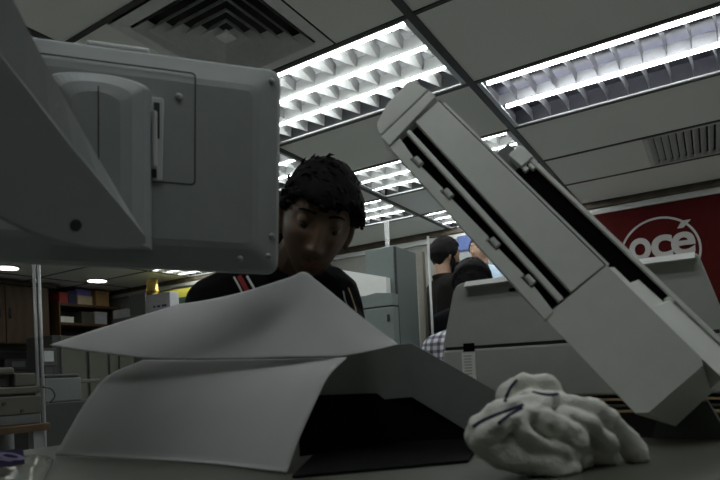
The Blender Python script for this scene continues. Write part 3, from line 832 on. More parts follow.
def head(bm, C, R, s=1.0):
    """sculpted head: +y face, +z crown in its own frame"""
    t = bmesh.new(); bmesh.ops.create_uvsphere(t, u_segments=96, v_segments=72, radius=1)
    g = lambda v, c, w: math.exp(-((v-c)/w)**2)
    for v in t.verts:
        x, y, z = v.co
        X, Yy, Z = x*.075, y*.095, z*.113
        if Z < 0:
            k = min(1, -Z/.113); X *= 1-.34*k**1.6
            if Yy > 0: Yy *= 1-.10*k
            else: Yy *= 1-.42*k
        fr = max(0, min(1, (y-.15)/.45))
        if y > .0:
            # flatter face plane, square chin
            tgt = .088-.004*(abs(X)/.06)**2
            if -.10 < Z < .045: Yy = Yy*(1-.35*fr)+min(Yy*1.12, tgt)*.35*fr
            d = 0
            d += .0235*g(X, 0, .0105)*max(0, min(1, (.026-Z)/.062))*(1 if Z > -.040 else math.exp(-((Z+.040)/.0085)**2))
            d += .009*(g(X, .0125, .0075)+g(X, -.0125, .0075))*g(Z, -.040, .008)
            d -= .0125*(g(X, .033, .017)+g(X, -.033, .017))*g(Z, .008, .0125)
            d += .0055*(g(X, .030, .022)+g(X, -.030, .022))*g(Z, .029, .009)
            d += .0045*(g(X, .048, .018)+g(X, -.048, .018))*g(Z, -.018, .018)
            d += .0062*g(X, 0, .021)*g(Z, -.0655, .0045)-.0045*g(X, 0, .024)*g(Z, -.0712, .0024)+.0068*g(X, 0, .018)*g(Z, -.0775, .0052)
            d -= .0045*g(X, 0, .018)*g(Z, -.088, .005)
            d += .0085*g(X, 0, .022)*g(Z, -.103, .013)
            d -= .0025*g(X, 0, .0035)*g(Z, -.056, .006)
            Yy += d*fr
        v.co = C+R @ (Vector((X, Yy, Z))*s)
    merge(bm, t)
    for sx in (-1, 1):
        e = C+R @ (Vector((sx*.0325, .0725, .0095))*s)
        sphere(bm, C+R @ (Vector((sx*.0325, .0745, .0108))*s), .0133*s, 3)                # upper lid
        rot = R @ Matrix.Rotation(sx*-.35, 3, 'Z')
        sphere(bm, C+R @ (Vector((sx*.0785, -.006, -.006))*s), .030*s, 3, (.28, .62, 1.05), rot)   # ear
        sphere(bm, C+R @ (Vector((sx*.0765, .004, -.030))*s), .011*s, 2, (.5, .8, 1), rot)
    return bm

def rotm(tx, ty, tz): return Matrix.Rotation(tz, 3, 'Z') @ Matrix.Rotation(ty, 3, 'Y') @ Matrix.Rotation(tx, 3, 'X')
def lerp(a, b, t): return Vector(a)*(1-t)+Vector(b)*t

def hair_mesh(C, R, s, spikes, seed, hl=.052, vol=.016, side_low=-.02, side_gain=0.0):
    rnd = random.Random(seed)
    bm = bmesh.new(); t = bmesh.new(); bmesh.ops.create_uvsphere(t, u_segments=64, v_segments=48, radius=1)
    def shell(v, off):
        x, y, z = v; X, Yy, Z = x*.075, y*.095, z*.113
        if Z < 0: 
            k = min(1, -Z/.113); X *= 1-.34*k**1.6
            Yy *= (1-.10*k) if Yy > 0 else (1-.42*k)
        p = Vector((X, Yy, Z)); n = Vector((x/.075, y/.095, z/.113)).normalized()
        return p+n*off, n
    def line(x, y):    # hairline height for a direction
        a = math.atan2(abs(x), y)     # 0 front, pi back
        if a < .75: return hl+.012*(a/.75)
        if a < 1.25: return hl+.012-(hl+.012-side_low)*((a-.75)/.5)
        if a < 1.75: return side_low
        return side_low-.05*min(1, (a-1.75)/.8)
    dead = []
    for v in t.verts:
        d = v.co.copy(); p0, n = shell(d, 0)
        below = p0.z < line(d.x, d.y)
        th = vol*(.85-.25*max(0, d.z))*(1+side_gain*max(0, -d.x))*(1 if d.z > -.1 else .6)+.005*noise.noise(d*5+Vector((seed, 0, 0)))
        if below: th = -.012
        p, n = shell(d, th); v.co = C+R @ (p*s)
    merge(bm, t)
    for k in range(spikes):
        d = Vector((rnd.gauss(0, 1), rnd.gauss(0, 1), rnd.gauss(.55, 1))).normalized()
        p0, n = shell(d, 0)
        if p0.z < line(d.x, d.y)+.002: continue
        ln = rnd.uniform(.014, .026)*(1 if d.z > .2 else .6)
        p, n = shell(d, vol*(.81-.25*max(0, d.z))*(1+side_gain*max(0, -d.x))-.004)
        comb = Vector((-.55, .75, .15)); comb = (comb-n*comb.dot(n))
        tdir = (comb+Vector((rnd.uniform(-.35, .35), rnd.uniform(-.35, .35), rnd.uniform(-.3, .3)))).normalized()
        lift = .06 if rnd.random() < .975 else .40
        a = p; b1 = p+n*ln*lift+tdir*ln*.5; c = b1+tdir*ln*.6-n*ln*.12
        tube(bm, [C+R @ (q*s) for q in (a, b1, c)], [.0040*s, .0032*s, .0004*s], 5)
    return bm

def person(name, label, cfg):
    """cfg gives joints in world coordinates"""
    J = cfg; vox = J.get('vox', .012); s = J.get('s', 1.0)
    t = thing(name, label, 'person', (J['pelvis'].x, J['pelvis'].y, 0), J.get('group'))
    C, R = J['head'], J['R']
    bm = bmesh.new(); head(bm, C, R, s)
    nb = J['neck']
    chain(bm, [(C+R @ Vector((0, -.018, -.055))*s, .056*s), (nb, .056*s), (lerp(nb, J['pelvis'], .2), .075*s)])
    torso = [(lerp(nb, J['pelvis'], .18), .080*s), (lerp(nb, J['pelvis'], .5), .088*s), (lerp(nb, J['pelvis'], .8), .09*s), (J['pelvis'], .10*s)]
    chain(bm, torso)
    for sd in ('L', 'R'):
        sh, el, wr = J['sh'+sd], J['el'+sd], J['wr'+sd]
        chain(bm, [(lerp(nb, sh, .3), .06*s), (sh, .050*s), (el, .038*s), (wr, .026*s)])
        hd = J.get('hd'+sd, (wr-el).normalized())
        hand(bm, wr, hd, J.get('pn'+sd, Vector((0, 0, -1))), s, sd == 'R')
        hp_, kn, an = J['hip'+sd], J['kn'+sd], J['an'+sd]
        chain(bm, [(J['pelvis'], .10*s), (hp_, .082*s), (kn, .052*s), (an, .036*s)])
    me = fuse(bm, vox, 2)
    body = obj_me('body', me, [J.get('skin', G['skin']), G['lip']], t)
    w = wloc(body)
    Ri = R.inverted()
    for f in me.polygons:
        q = Ri @ (f.center+w-C)/s
        if q.y > .06 and (abs(q.x)/.023)**2+((q.z+.0715)/.0105)**2 < 1: f.material_index = 1
    # garments
    def upper(bm, gr, sleeves=True):
        fw_ = (R @ Vector((0, 1, 0))); 
        sv = (J['shR']-J['shL']); sv_n = sv.normalized()
        for u in (-.5, -.2, .2, .5):
            top = lerp(nb, J['pelvis'], .17)+sv*u*.50; bot = J['pelvis']+sv*u*.62
            chain(bm, [(top, (.082+gr)*s), (lerp(top, bot, .5), (.098+gr)*s), (bot, (.098+gr)*s)])
        for sd in ('L', 'R'):
            chain(bm, [(nb+Vector((0, 0, -.03)), (.062+gr)*s), (lerp(nb, J['sh'+sd], .6), (.060+gr)*s), (J['sh'+sd], (.058+gr)*s), (lerp(J['sh'+sd], J['el'+sd], 1 if sleeves else .8), (.046+gr)*s)] + ([(lerp(J['el'+sd], J['wr'+sd], .93), (.034+gr)*s)] if sleeves else []))
        return bm
    bm = upper(bmesh.new(), .010)
    # collar ring
    cn = lerp(nb, C, .22); axis = (C+R @ Vector((0, -.02, -.07))*s-nb).normalized()
    if J.get('collar', True):
        u = axis.orthogonal().normalized(); v = axis.cross(u)
        ring = [cn+(u*math.cos(2*PI*k/18)+v*math.sin(2*PI*k/18))*.066*s for k in range(19)]
        chain(bm, [(q, .014*s) for q in ring])
    top = obj_me(J.get('topname', 'jacket'), fuse(bm, max(.006, vox), 4), J['top'], t)
    bm = bmesh.new()
    for sd in ('L', 'R'):
        chain(bm, [(J['pelvis']+Vector((0, 0, .02)), .118*s), (J['hip'+sd], .098*s), (J['kn'+sd], .070*s), (J['an'+sd]+Vector((0, 0, .01)), .060*s)])
    obj_me('trousers', fuse(bm, max(.010, vox), 3), G['trousers'], t)
    for sd in ('L', 'R'):
        an = J['an'+sd]; f = J['face']
        b = bmesh.new(); chain(b, [(Vector((an.x, an.y, .045))-f*.05, .042*s), (Vector((an.x, an.y, .040))+f*.10, .040*s), (Vector((an.x, an.y, .032))+f*.16, .032*s)])
        for v in b.verts: v.co.z = max(v.co.z, .002)
        obj('shoe', b, G['shoe'], t, smooth=True)
    hm = hair_mesh(C, R, s, J.get('spikes', 60), J.get('seed', 1), **J.get('hairkw', {}))
    obj('hair', hm, G['hair'], t, smooth=True)
    for sx in (-1, 1):
        e = C+R @ (Vector((sx*.0325, .0735, .0060))*s)
        b = bmesh.new(); sphere(b, e, .0122*s, 3); ey = obj('eye', b, G['eye'], t, smooth=True)
        b = bmesh.new(); sphere(b, e+R @ (Vector((0, .0050, -.0035))*s), .0088*s, 2, (1, .8, 1)); obj('iris', b, G['iris'], ey, smooth=True)
        b = bmesh.new(); L_ = [(C+R @ (Vector((sx*xx, yy+.001, zz))*s), rr*s) for xx, yy, zz, rr in ((.015, .0900, .0265, .0022), (.026, .0895, .0295, .0026), (.039, .0835, .0300, .0022), (.049, .0755, .0265, .0012))]
        chain(b, L_); obj('eyebrow', b, G['hair'], t, smooth=True)
    return t, top, body

# the man at the table
def dirs(f):  # facing horizontally f
    f = Vector(f).normalized(); return f, Vector((-f.y, f.x, 0))   # left-hand side of the person
hc = at_d(316, 222, 1.135)
# face looks at the camera, tipped down and rolled
z_ax = None
fwd = (ORG-hc); fwd.z = 0; fwd.normalize()
yawm = math.atan2(fwd.y, fwd.x)-PI/2
R0 = Matrix.Rotation(yawm+.10, 3, 'Z') @ Matrix.Rotation(-.40, 3, 'X') 
# roll about the line of sight
rollax = (ORG-hc).normalized()
RH = Matrix.Rotation(-.24, 3, rollax) @ R0 @ Matrix.Diagonal((.90, 1, 1))
D_ = at_d
pel = Vector((D_(292, 300, 1.38).x, D_(292, 300, 1.38).y, .90))
f = fwd; lft = Vector((f.y*-1, f.x, 0))   # person's left
nb = D_(292, 272, 1.245)
shV = D_(215, 306, 1.27)   # viewer's left = person's right
shW = D_(328, 316, 1.235)
pel = Vector((nb.x, nb.y, 0))-f*.14; pel.z = .90
cfg = dict(head=hc, R=RH, s=1.0, neck=nb, pelvis=pel, face=f, vox=.0034,
           shR=shV, shL=shW,
           elR=D_(200, 385, 1.20), elL=D_(372, 385, 1.20), wrR=D_(236, 362, 1.03), wrL=D_(378, 366, 1.04),
           hdR=(f+Vector((0, 0, -.15))), hdL=(f*.9+Vector((-.3, 0, -.15))),
           hipR=pel-lft*.10+Vector((0, 0, -.06)), hipL=pel+lft*.10+Vector((0, 0, -.06)),
           knR=pel-lft*.12+Vector((0, 0, -.44))+f*.02, knL=pel+lft*.12+Vector((0, 0, -.44))+f*.02,
           anR=pel-lft*.13+Vector((0, 0, -.82))-f*.02, anL=pel+lft*.13+Vector((0, 0, -.82))-f*.02,
           top=G['jacket'], skin=G['skin'], spikes=700, seed=3, hairkw=dict(vol=.021, hl=.034, side_low=.010, side_gain=.85))
man, jk, mb = person('person', 'man in a black jacket bending his head over the white paper', cfg)
for nm, pts, wd, m in (('sleeve_stripe', [(239, 276), (243, 283), (247, 291), (250, 298)], .010, G['redcloth']), ('sleeve_stripe', [(247, 276), (251, 283), (255, 290), (258, 297)], .005, G['whitecloth']),
                       ('sleeve_stripe', [(234, 277), (238, 284), (242, 292), (245, 299)], .004, G['whitecloth']),
                       ('piping', [(348, 288), (351, 296), (354, 305), (356, 312)], .004, G['tan']), ('piping', [(343, 291), (345, 300), (348, 308)], .003, G['alu'])):
    b = decal(jk, pts, wd, .0014)
    if len(b.verts): obj(nm, b, m, man)

def bystander(label, hx, hy, d, face_ang, drop=.175, fwdlean=None, top='suit', topname='jacket', lean=0.0, headpitch=0, seed=5, skin='skin2', arms=None, hairkw=None, spikes=60, headroll=0):
    C = at_d(hx, hy, d); f = Vector((math.cos(face_ang), math.sin(face_ang), 0)); lf = Vector((-f.y, f.x, 0))
    R = Matrix.Rotation(face_ang-PI/2, 3, 'Z') @ Matrix.Rotation(headpitch, 3, 'X')
    nb = C+Vector((0, 0, -drop))-f*((.02+.10*lean) if fwdlean is None else fwdlean)
    pel = Vector((nb.x, nb.y, 0))-f*(.45*lean); pel.z = max(.55, nb.z-.52*math.cos(lean))
    k = pel.z/.95
    c = dict(head=C, R=R, neck=nb, pelvis=pel, face=f, vox=.011, top=G[top], topname=topname, skin=G[skin], seed=seed, spikes=spikes,
             hairkw=hairkw or dict(vol=.014))
    for sd, q in (('L', 1), ('R', -1)):
        sh = nb+lf*q*.175+Vector((0, 0, -.055)); c['sh'+sd] = sh
        c['el'+sd] = sh+lf*q*.05+Vector((0, 0, -.27))+f*.03; c['wr'+sd] = c['el'+sd]+f*.14+Vector((0, 0, -.18))
        c['hd'+sd] = (f*.5+Vector((0, 0, -.9))).normalized(); c['pn'+sd] = -lf*q
        c['hip'+sd] = pel+lf*q*.09-Vector((0, 0, .05)); c['kn'+sd] = pel+lf*q*.10+f*.03-Vector((0, 0, .43*k)); c['an'+sd] = Vector((pel.x, pel.y, .09))+lf*q*.11
    if arms: arms(c, f, lf)
    return person('person', label, c)
ang = math.atan2(RT.y, RT.x)
# bearded man in the dark suit, in profile to the right
st_, tp_, bd_ = bystander('dark-haired man in a charcoal suit standing in profile behind the scanner', 445, 255, 3.7, ang+.25, headpitch=-.05, seed=11, hairkw=dict(vol=.02, side_low=-.035))
b = bmesh.new()
c0_ = at_d(445, 255, 3.7); Rb = Matrix.Rotation(ang+.25-PI/2, 3, 'Z')
sphere(b, c0_+Rb @ Vector((0, .052, -.078)), .048, 3, (1.05, .85, .95)); 
for q in (-1, 1): sphere(b, c0_+Rb @ Vector((q*.052, .03, -.055)), .028, 3, (.6, 1, 1.6))
obj('beard', b, G['hair'], st_, smooth=True)
# black-clad person bending in front of him, facing away
def arms2(c, f, lf): pass
bystander('person in a black coat bending away beside the suited man', 472, 281, 3.2, ang+1.35, top='jacket', lean=.15, headpitch=-.6, seed=12, spikes=80, hairkw=dict(vol=.045, side_low=-.06, hl=.03))
# man in light blue shirt and tie farther back
sh_, top_, _b = bystander('man in a light blue striped shirt and tie near the red board', 480, 250, 4.75, ang+PI*1.25, top='blueshirt', topname='shirt', seed=13)
b = decal(top_, [(484, 263), (487, 270), (490, 280), (493, 290)], .05, .004)
if len(b.verts): obj('tie', b, G['trousers'], sh_)
# plaid-shirted person crouching, only the back in view
bystander('person in a plaid shirt bending low beside the scanner', 472, 330, 2.45, ang+1.57, top='plaid', topname='shirt', lean=.6, headpitch=-.9, seed=14, drop=.03, fwdlean=.17)

# ------------------------------------------------------------------ right-hand background
def boxY(x0, x1, yt, yb, Y, dep, bevel=.006, z0=None):
    """a room-aligned box whose front face is the sighted rectangle on the plane Y"""
    ym = (yt+yb)/2; a = at_Y(x0, ym, Y); b_ = at_Y(x1, ym, Y); xm = (x0+x1)/2
    zt2 = at_Y(xm, yt, Y).z; zb2 = at_Y(xm, yb, Y).z if z0 is None else z0
    return box(W, a.x, b_.x, Y, Y+dep, zb2, zt2, bevel), (a.x, b_.x, zb2, zt2)
def boxX(x0, x1, yt, yb, X, dep, bevel=.006, z0=None):
    ym = (yt+yb)/2; a = at_X(x0, ym, X); b_ = at_X(x1, ym, X); xm = (x0+x1)/2
    zt2 = at_X(xm, yt, X).z; zb2 = at_X(xm, yb, X).z if z0 is None else z0
    return box(W, X-dep, X, a.y, b_.y, zb2, zt2, bevel), (a.y, b_.y, zb2, zt2)

# tall grey-green cabinet, its corner edge nearest
k = at_d(395, 245, 3.0); xl = at_Y(367, 300, k.y).x; zt3 = k.z
yr = at_X(418, 300, k.x).y
t = thing('metal_cabinet', 'tall grey-green metal cabinet behind the man\'s shoulder', 'cabinet', ((xl+k.x)/2, (k.y+yr)/2, 0))
obj('body', box(W, xl, k.x-.012, k.y+.001, yr, .04, zt3, .006), G['greygreen'], t)
obj('side_panel', box(W, k.x-.011, k.x, k.y+.012, yr, .04, zt3-.004, .003), G['greygreen'], t)
obj('corner_seam', box(W, k.x-.014, k.x-.002, k.y+.004, k.y+.0115, .04, zt3-.006), G['seam'], t)
obj('plinth', box(W, xl+.02, k.x-.03, k.y+.03, yr-.02, 0, .0395), G['seam'], t)
cab = (xl, k.x, k.y, yr, zt3)
# copier in front of it: sloped grey shoulder, white lid
yk = k.y-.06
xa = at_Y(332, 300, yk).x; xb = at_Y(393, 300, yk).x
zs1 = at_Y(370, 308, yk).z; zsh = at_Y(385, 294, yk).z; zlo = at_Y(352, 300, yk).z
t = thing('copier', 'grey-green floor copier with white document tray, left of the tall cabinet', 'copier', ((xa+xb)/2, yk+.2, 0))
obj('lower_body', box(W, xa, xb, yk, yk+.058, .03, zs1-.004, .006), G['copier'], t)
obj('door_seam', box(W, xa+.005, xb-.005, yk+.004, yk+.057, zs1-.0045, zs1+.003), G['seam'], t)
b = bmesh.new(); xd = at_Y(360, 300, yk).x
loft(b, [[(xa, y, zs1+.0035), (xb, y, zs1+.0035), (xb, y, zsh), (xd+.10, y, zsh+.012), (xd-.02, y, zlo+.005), (xa, y, zlo)] for y in (yk, yk+.058)]); obj('upper_body', b, G['copier'], t)
for x_, y_ in ((389, 318),):
    s = at_Y(x_, y_, yk); obj('handle', box(W, s.x-.006, s.x+.006, yk-.012, yk-.0005, s.z-.018, s.z+.018, .002), G['seam'], t)
zt4 = at_Y(362, 270, yk+.01).z; zt5 = at_Y(380, 289, yk+.01).z; xc0 = at_Y(338, 280, yk+.01).x; xc1 = at_Y(386, 280, yk+.01).x
b = bmesh.new(); loft(b, [[(xc0, y, max(zt5-.02, zlo+.006)), (xc1, y, zt5-.03), (xc1, y, at_Y(386, 277, yk+.01).z), (xc0, y, at_Y(345, 268, yk+.01).z)] for y in (yk+.01, yk+.056)]); obj('document_tray', b, G['machtop'], t)
obj('plinth', box(W, xa+.03, xb-.03, yk+.01, yk+.05, 0, .0295), G['seam'], t)
# clear tag standing on the cabinet
q = at_Y(387.5, 243, k.y+.05)
t = thing('plastic_stand', 'clear plastic strip standing on top of the tall cabinet', 'stand', (q.x, q.y, zt3))
b = bmesh.new(); add_box(b, W, q.x-.014, q.x+.014, q.y-.003, q.y+.003, zt3+.004, zt3+.145, .002); obj('strip', b, G['clear'], t)
obj('foot', box(W, q.x-.02, q.x+.02, q.y-.02, q.y+.02, zt3+.0003, zt3+.004), G['clear'], t)
# display pole
p0 = at_d(430.5, 290, 2.75)
t = thing('display_pole', 'thin white display pole in front of the suited man', 'pole', (p0.x, p0.y, 0))
b = bmesh.new(); tube(b, [(p0.x, p0.y, .012), (p0.x, p0.y, at_d(430, 236, 2.75).z)], .0062, 10); obj('shaft', b, G['alu'], t, smooth=True)
b = bmesh.new(); tube(b, [(p0.x, p0.y, 0.0), (p0.x, p0.y, .0118)], .12, 20); obj('base_disc', b, G['alu'], t)
# partition post by the cabinet
p0 = at_d(422.5, 290, 3.6)
t = tag(obj('partition_post', box(W, p0.x-.02, p0.x+.02, p0.y-.02, p0.y+.02, 0, at_d(422, 252, 3.6).z, .003), mat('beige_post', (.18, .165, .14), .6)), 'beige partition post just right of the tall cabinet', 'post')
# pale poster panel and small blue board on the back wall
xa = at_Y(452, 255, YB).x; xb = at_Y(520, 255, YB).x
zA = zt(206)-.004
tag(obj('wall_poster', box(W, xa, xb, YB-.02, YB, zA-1.15, zA, .002), G['posterbg']), 'pale wall poster behind the suited man', 'poster')
xa2 = at_Y(458, 247, YB-.03).x; xb2 = at_Y(474, 247, YB-.03).x
b = box(W, xa2, xb2, YB-.04, YB-.021, at_Y(466, 251, YB).z, at_Y(466, 236, YB).z, .002)
tag(obj('hanging_banner', b, G['bluesign']), 'small blue board on the pale poster above the black-coated person', 'sign')

# ------------------------------------------------------------------ left-hand background
XS = WX0+.45
# wooden wall cabinet
ya = at_X(-25, 310, XS).y; yb2 = at_X(49, 310, XS).y; z1 = at_X(24, 286, XS).z; z0 = at_X(24, 344, XS).z
z1 = min(z1, ZC-.05)
t = thing('wall_cabinet', 'brown wooden wall cabinet with two doors behind the thin poles', 'cabinet', (XS-.2, (ya+yb2)/2, z0))
obj('carcass', box(W, WX0, XS-.02, ya, yb2, z0, z1, .004), G['wood'], t)
ym = at_X(5.5, 310, XS).y
for a, b_ in ((ya+.01, ym-.006), (ym+.006, yb2-.12)):
    dr = obj('door', box(W, XS-.0195, XS, a, b_, z0+.01, z1-.01, .004), G['wood'], t)
    hy = b_-.05 if a < ym-.02 else a+.05
    hz = at_X(6, 313, XS).z
    obj('handle', box(W, XS+.0003, XS+.025, hy-.012, hy+.012, hz-.06, hz+.06, .004), G['seam'], dr)
obj('end_panel', box(W, XS-.0195, XS, yb2-.115, yb2-.0, z0, z1, .003), G['woodd'], t)
# dark valance strip above it
tag(obj('pelmet', box(W, WX0, XS+.02, ya, yb2+.1, z1+.003, ZC-.02, .004), G['darkplast']), 'dark pelmet above the wooden wall cabinet', 'pelmet')
# shelves with boxes
ys0 = yb2+.15; ys1 = WY1-.05
t = thing('shelf_unit', 'dark wood wall shelf unit holding cartons and small boxes', 'shelf', (XS-.2, (ys0+ys1)/2, 0))
zsA = at_X(85, 304.5, XS).z; zsB = at_X(70, 322.5, XS).z
for z in (zsA, zsB, zsB-.38, zsB-.8): obj('board', box(W, WX0+.02, XS, ys0, ys1, z-.035, z, .002), G['woodd'], t)
obj('back_panel', box(W, WX0, WX0+.018, ys0, ys1, 0, zsA+.35), G['darkplast'], t)
for y in (ys0-.02, ys1): obj('side_panel', box(W, WX0, XS, y, y+.019, 0, zsA+.02, .002), G['woodd'], t)
def shelfbox(name, label, cat, x0, x1, yt, z, m, dep=.3, lid=None, group=None):
    a = at_X(x0, yt+6, XS-.03); b_ = at_X(x1, yt+6, XS-.03)
    ztop = at_X((x0+x1)/2, yt, XS-.03).z
    t = thing(name, label, cat, (XS-.03-dep/2, (a.y+b_.y)/2, z), group)
    h_ = max(.04, ztop-z); y0, y1 = max(a.y, ys0+.01), min(b_.y, ys1-.005)
    obj('box', box(W, XS-.03-dep, XS-.03, y0, y1, z+.0005, z+h_*.78, .004), m, t)
    obj('lid', box(W, XS-.034-dep, XS-.026, y0-.004, y1+.004, z+h_*.781, z+h_, .004), lid or m, t)
    return t
g1 = 'boxes on the wall shelves'
shelfbox('red_box', 'red box with pale print, first on the upper shelf', 'box', 56, 68, 292, zsA, G['redcard'], lid=G['redcard'])
shelfbox('dark_box', 'dark blue box between red box and cream carton', 'box', 68.5, 77, 291, zsA, G['bluecard'])
shelfbox('cream_carton', 'cream carton on upper shelf beneath a purple box', 'box', 78, 92.5, 296, zsA, G['cream'])
shelfbox('brown_carton', 'brown carton at the far end of the upper shelf', 'box', 96, 109, 291, zsA, G['carton'])
cz = at_X(85, 296, XS-.03).z
a = at_X(76, 292, XS-.05).y; b_ = at_X(91, 292, XS-.05).y
tag(obj('purple_box', box(W, XS-.34, XS-.05, a, b_, cz+.001, at_X(84, 289.5, XS-.05).z, .004), G['purple']), 'purple box lying on the cream carton', 'box')
shelfbox('white_box', 'small white box with a printed label on the second shelf', 'box', 60, 74, 316.5, zsB, G['label'])
shelfbox('beige_box', 'lumpy beige packet on the second shelf', 'box', 82, 94, 312, zsB, G['paleplast'])
shelfbox('grey_box', 'grey box beside the beige packet on the second shelf', 'box', 95, 107, 312, zsB, G['greycarton'])

# tall steel cupboard carrying the cartons, along the back
YC = 4.35
bmx, (xa, xb, z0, z1) = boxY(112, 203, 312, 330, YC, .6, .006, 0.0)
t = thing('steel_cupboard', 'tall grey steel cupboard holding cartons, under the monitor', 'cupboard', ((xa+xb)/2, YC+.3, 0))
bmx.free()
obj('body', box(W, xa, xb, YC+.02, YC+.6, 0, z1, .006), G['greyplast'], t)
for u in (0, 1):
    d0 = xa+(xb-xa)*u/2+.006; d1 = d0+(xb-xa)/2-.012
    dr = obj('door', box(W, d0, d1, YC, YC+.0195, .06, z1-.01, .003), G['greyplast'], t)
    hx = d1-.05 if u == 0 else d0+.05
    obj('handle', box(W, hx-.01, hx+.01, YC-.02, YC-.0003, 1.0, 1.14, .003), G['alu'], dr)
def topbox(name, label, x0, x1, yt, m, y_off, dep, lid=None):
    Y = YC+y_off
    a = at_Y(x0, yt+8, Y); b_ = at_Y(x1, yt+8, Y); zt9 = at_Y((x0+x1)/2, yt, Y).z
    t = thing(name, label, 'box', ((a.x+b_.x)/2, Y+dep/2, z1))
    obj('box', box(W, a.x, b_.x, Y, Y+dep, z1+.0005, zt9, .004), m, t)
    obj('tape', box(W, a.x+.004, b_.x-.004, Y+dep*.42, Y+dep*.55, zt9+.0003, zt9+.002), lid or m, t)
    return t, (a.x, b_.x, z1, zt9, Y)
topbox('pale_carton', 'low pale carton at the left end of the steel cupboard', 113, 127.5, 309.5, G['greycarton'], .06, .2)
topbox('grey_carton', 'grey carton on the cupboard, half behind the printed carton', 129.5, 145, 294, G['greyplast'], .09, .12)
c_, (xa, xb, zb, ztp, Yq) = topbox('printed_carton', 'pale grey carton printed with small dark marks, on the cupboard', 146, 170, 293.5, G['greycarton'], .04, .13, G['cream'])
b = bmesh.new()
for kx, kw in ((.30, .10), (.46, .14), (.66, .20)): add_box(b, W, xa+(xb-xa)*kx, xa+(xb-xa)*(kx+kw), Yq-.002, Yq-.0004, zb+.06, zb+.085)
obj('print', b, G['bluecard'], c_)
topbox('yellow_box', 'yellow box at the far back of the cupboard, beside the man\'s shoulder', 163, 196, 289, G['yellow'], .40, .16)
topbox('green_box', 'dark green box on the cupboard before the yellow box', 171.5, 193, 297, G['green'], .2, .13)
# gold foil bag on the printed carton
bm = bmesh.new(); a = at_Y(147, 288, Yq+.065); b_ = at_Y(158, 288, Yq+.065); zg = ztp+.004; hg = at_Y(150, 280, Yq+.065).z-zg
L_ = []
for u, w_, dp in ((0, .8, .05), (.25, 1.0, .06), (.6, .9, .05), (.85, .95, .02), (1, 1.0, .008)):
    xc = (a.x+b_.x)/2; hw = (b_.x-a.x)/2*w_
    L_.append([(xc+hw*math.cos(2*PI*q/16), Yq+.065+dp*math.sin(2*PI*q/16), zg+hg*u+.012*math.sin(q*3)*u) for q in range(16)])
loft(bm, L_)
tag(obj('foil_bag', bm, G['gold']), 'shiny gold foil bag standing on the cartons', 'bag')

# twin thin poles
t = thing('twin_poles', 'pair of thin grey poles from floor to ceiling at far left', 'poles', (at_d(38.5, 330, 3.0).x, at_d(38.5, 330, 3.0).y, 0))
for x in (36, 41):
    p0 = at_d(x, 330, 3.0); b = bmesh.new(); tube(b, [(p0.x, p0.y, .0123), (p0.x, p0.y, ZC-.008)], .0085, 10); obj('pole', b, G['alu'], t, smooth=True)
p0 = at_d(38.5, 330, 3.0); obj('base_plate', box(W, p0.x-.12, p0.x+.12, p0.y-.12, p0.y+.12, 0, .012), G['alu'], t)

# printer on the wooden side table
dP = 2.3
fp = at_d(20, 420, dP); rtv = Vector((RT.x, RT.y, 0)).normalized(); fwv = Vector((FW.x, FW.y, 0)).normalized()
FP = Fr((0, 0, 0), (0, 1, 0), (0, 0, 1), (-1, 0, 0))     # front faces +X (towards the camera side)
XP = at_d(20, 405, dP).x
def pp(x, y): q = at_X(x, y, XP); return q.y, q.z
ya, _ = pp(-40, 405); yb2, _ = pp(42, 405); zt_top = pp(20, 425)[1]
t = thing('side_table', 'wooden side table under the beige printer at the left edge', 'table', (XP-.25, (ya+yb2)/2, 0))
obj('tabletop', box(W, XP-.5, XP+.04, ya-.05, yb2+.01, zt_top-.03, zt_top, .004), G['wood'], t)
for xx in (XP-.46, XP-.0):
    for yy in (ya-.01, yb2-.03): obj('leg', box(W, xx-.02, xx+.02, yy-.02, yy+.02, 0, zt_top-.0303), G['alu'], t)
t = thing('printer', 'beige multifunction printer with open lid gap on the wooden table', 'printer', (XP-.2, (ya+yb2)/2, zt_top))
z = [pp(20, q)[1] for q in (423, 415, 396, 394, 386.5, 373, 367)]
obj('paper_drawer', box(W, XP-.38, XP-.005, ya, yb2-.004, zt_top+.0005, z[1], .004), G['greyplast'], t)
obj('body', box(W, XP-.40, XP, ya, yb2, z[1]+.0005, z[2], .006), G['paleplast'], t)
obj('output_slot', box(W, XP-.36, XP-.01, ya+.01, yb2-.02, z[2]+.0003, z[3]), G['seam'], t)
obj('scanner_bed', box(W, XP-.40, XP+.005, ya, yb2-.005, z[3]+.0003, z[4], .006), G['paleplast'], t)
yc = pp(17, 380)[0]
obj('side_block', box(W, XP-.30, XP-.02, yc, yb2-.01, z[4]+.0003, z[5], .006), G['paleplast'], t)
obj('dark_recess', box(W, XP-.36, XP-.05, ya+.01, yc-.004, z[4]+.0003, z[5]-.005), G['darkplast'], t)
obj('feeder_lid', box(W, XP-.38, XP-.01, ya, yc-.001, z[5]-.0045, z[6], .010, 3), G['paleplast'], t)
for px in (4, 22):
    q = pp(px, 404 if px < 10 else 411); b = bmesh.new(); tube(b, [(XP-.001, q[0], q[1]), (XP+.006, q[0], q[1])], .007, 10); obj('button', b, G['seam'], t)
q0 = at_X(-12, 418, XP+.02); 
cb = catmull([Vector((XP+.02, yb2-.005, pp(40, 387)[1])), Vector((XP+.02, yb2+.03, pp(45, 389)[1])), Vector((XP+.02, yb2+.045, pp(49, 396)[1])), Vector((XP+.02, yb2+.025, pp(47, 403)[1]))], 16)
b = bmesh.new(); tube(b, cb, .004, 8); obj('cable', b, G['seam'], t, smooth=True)
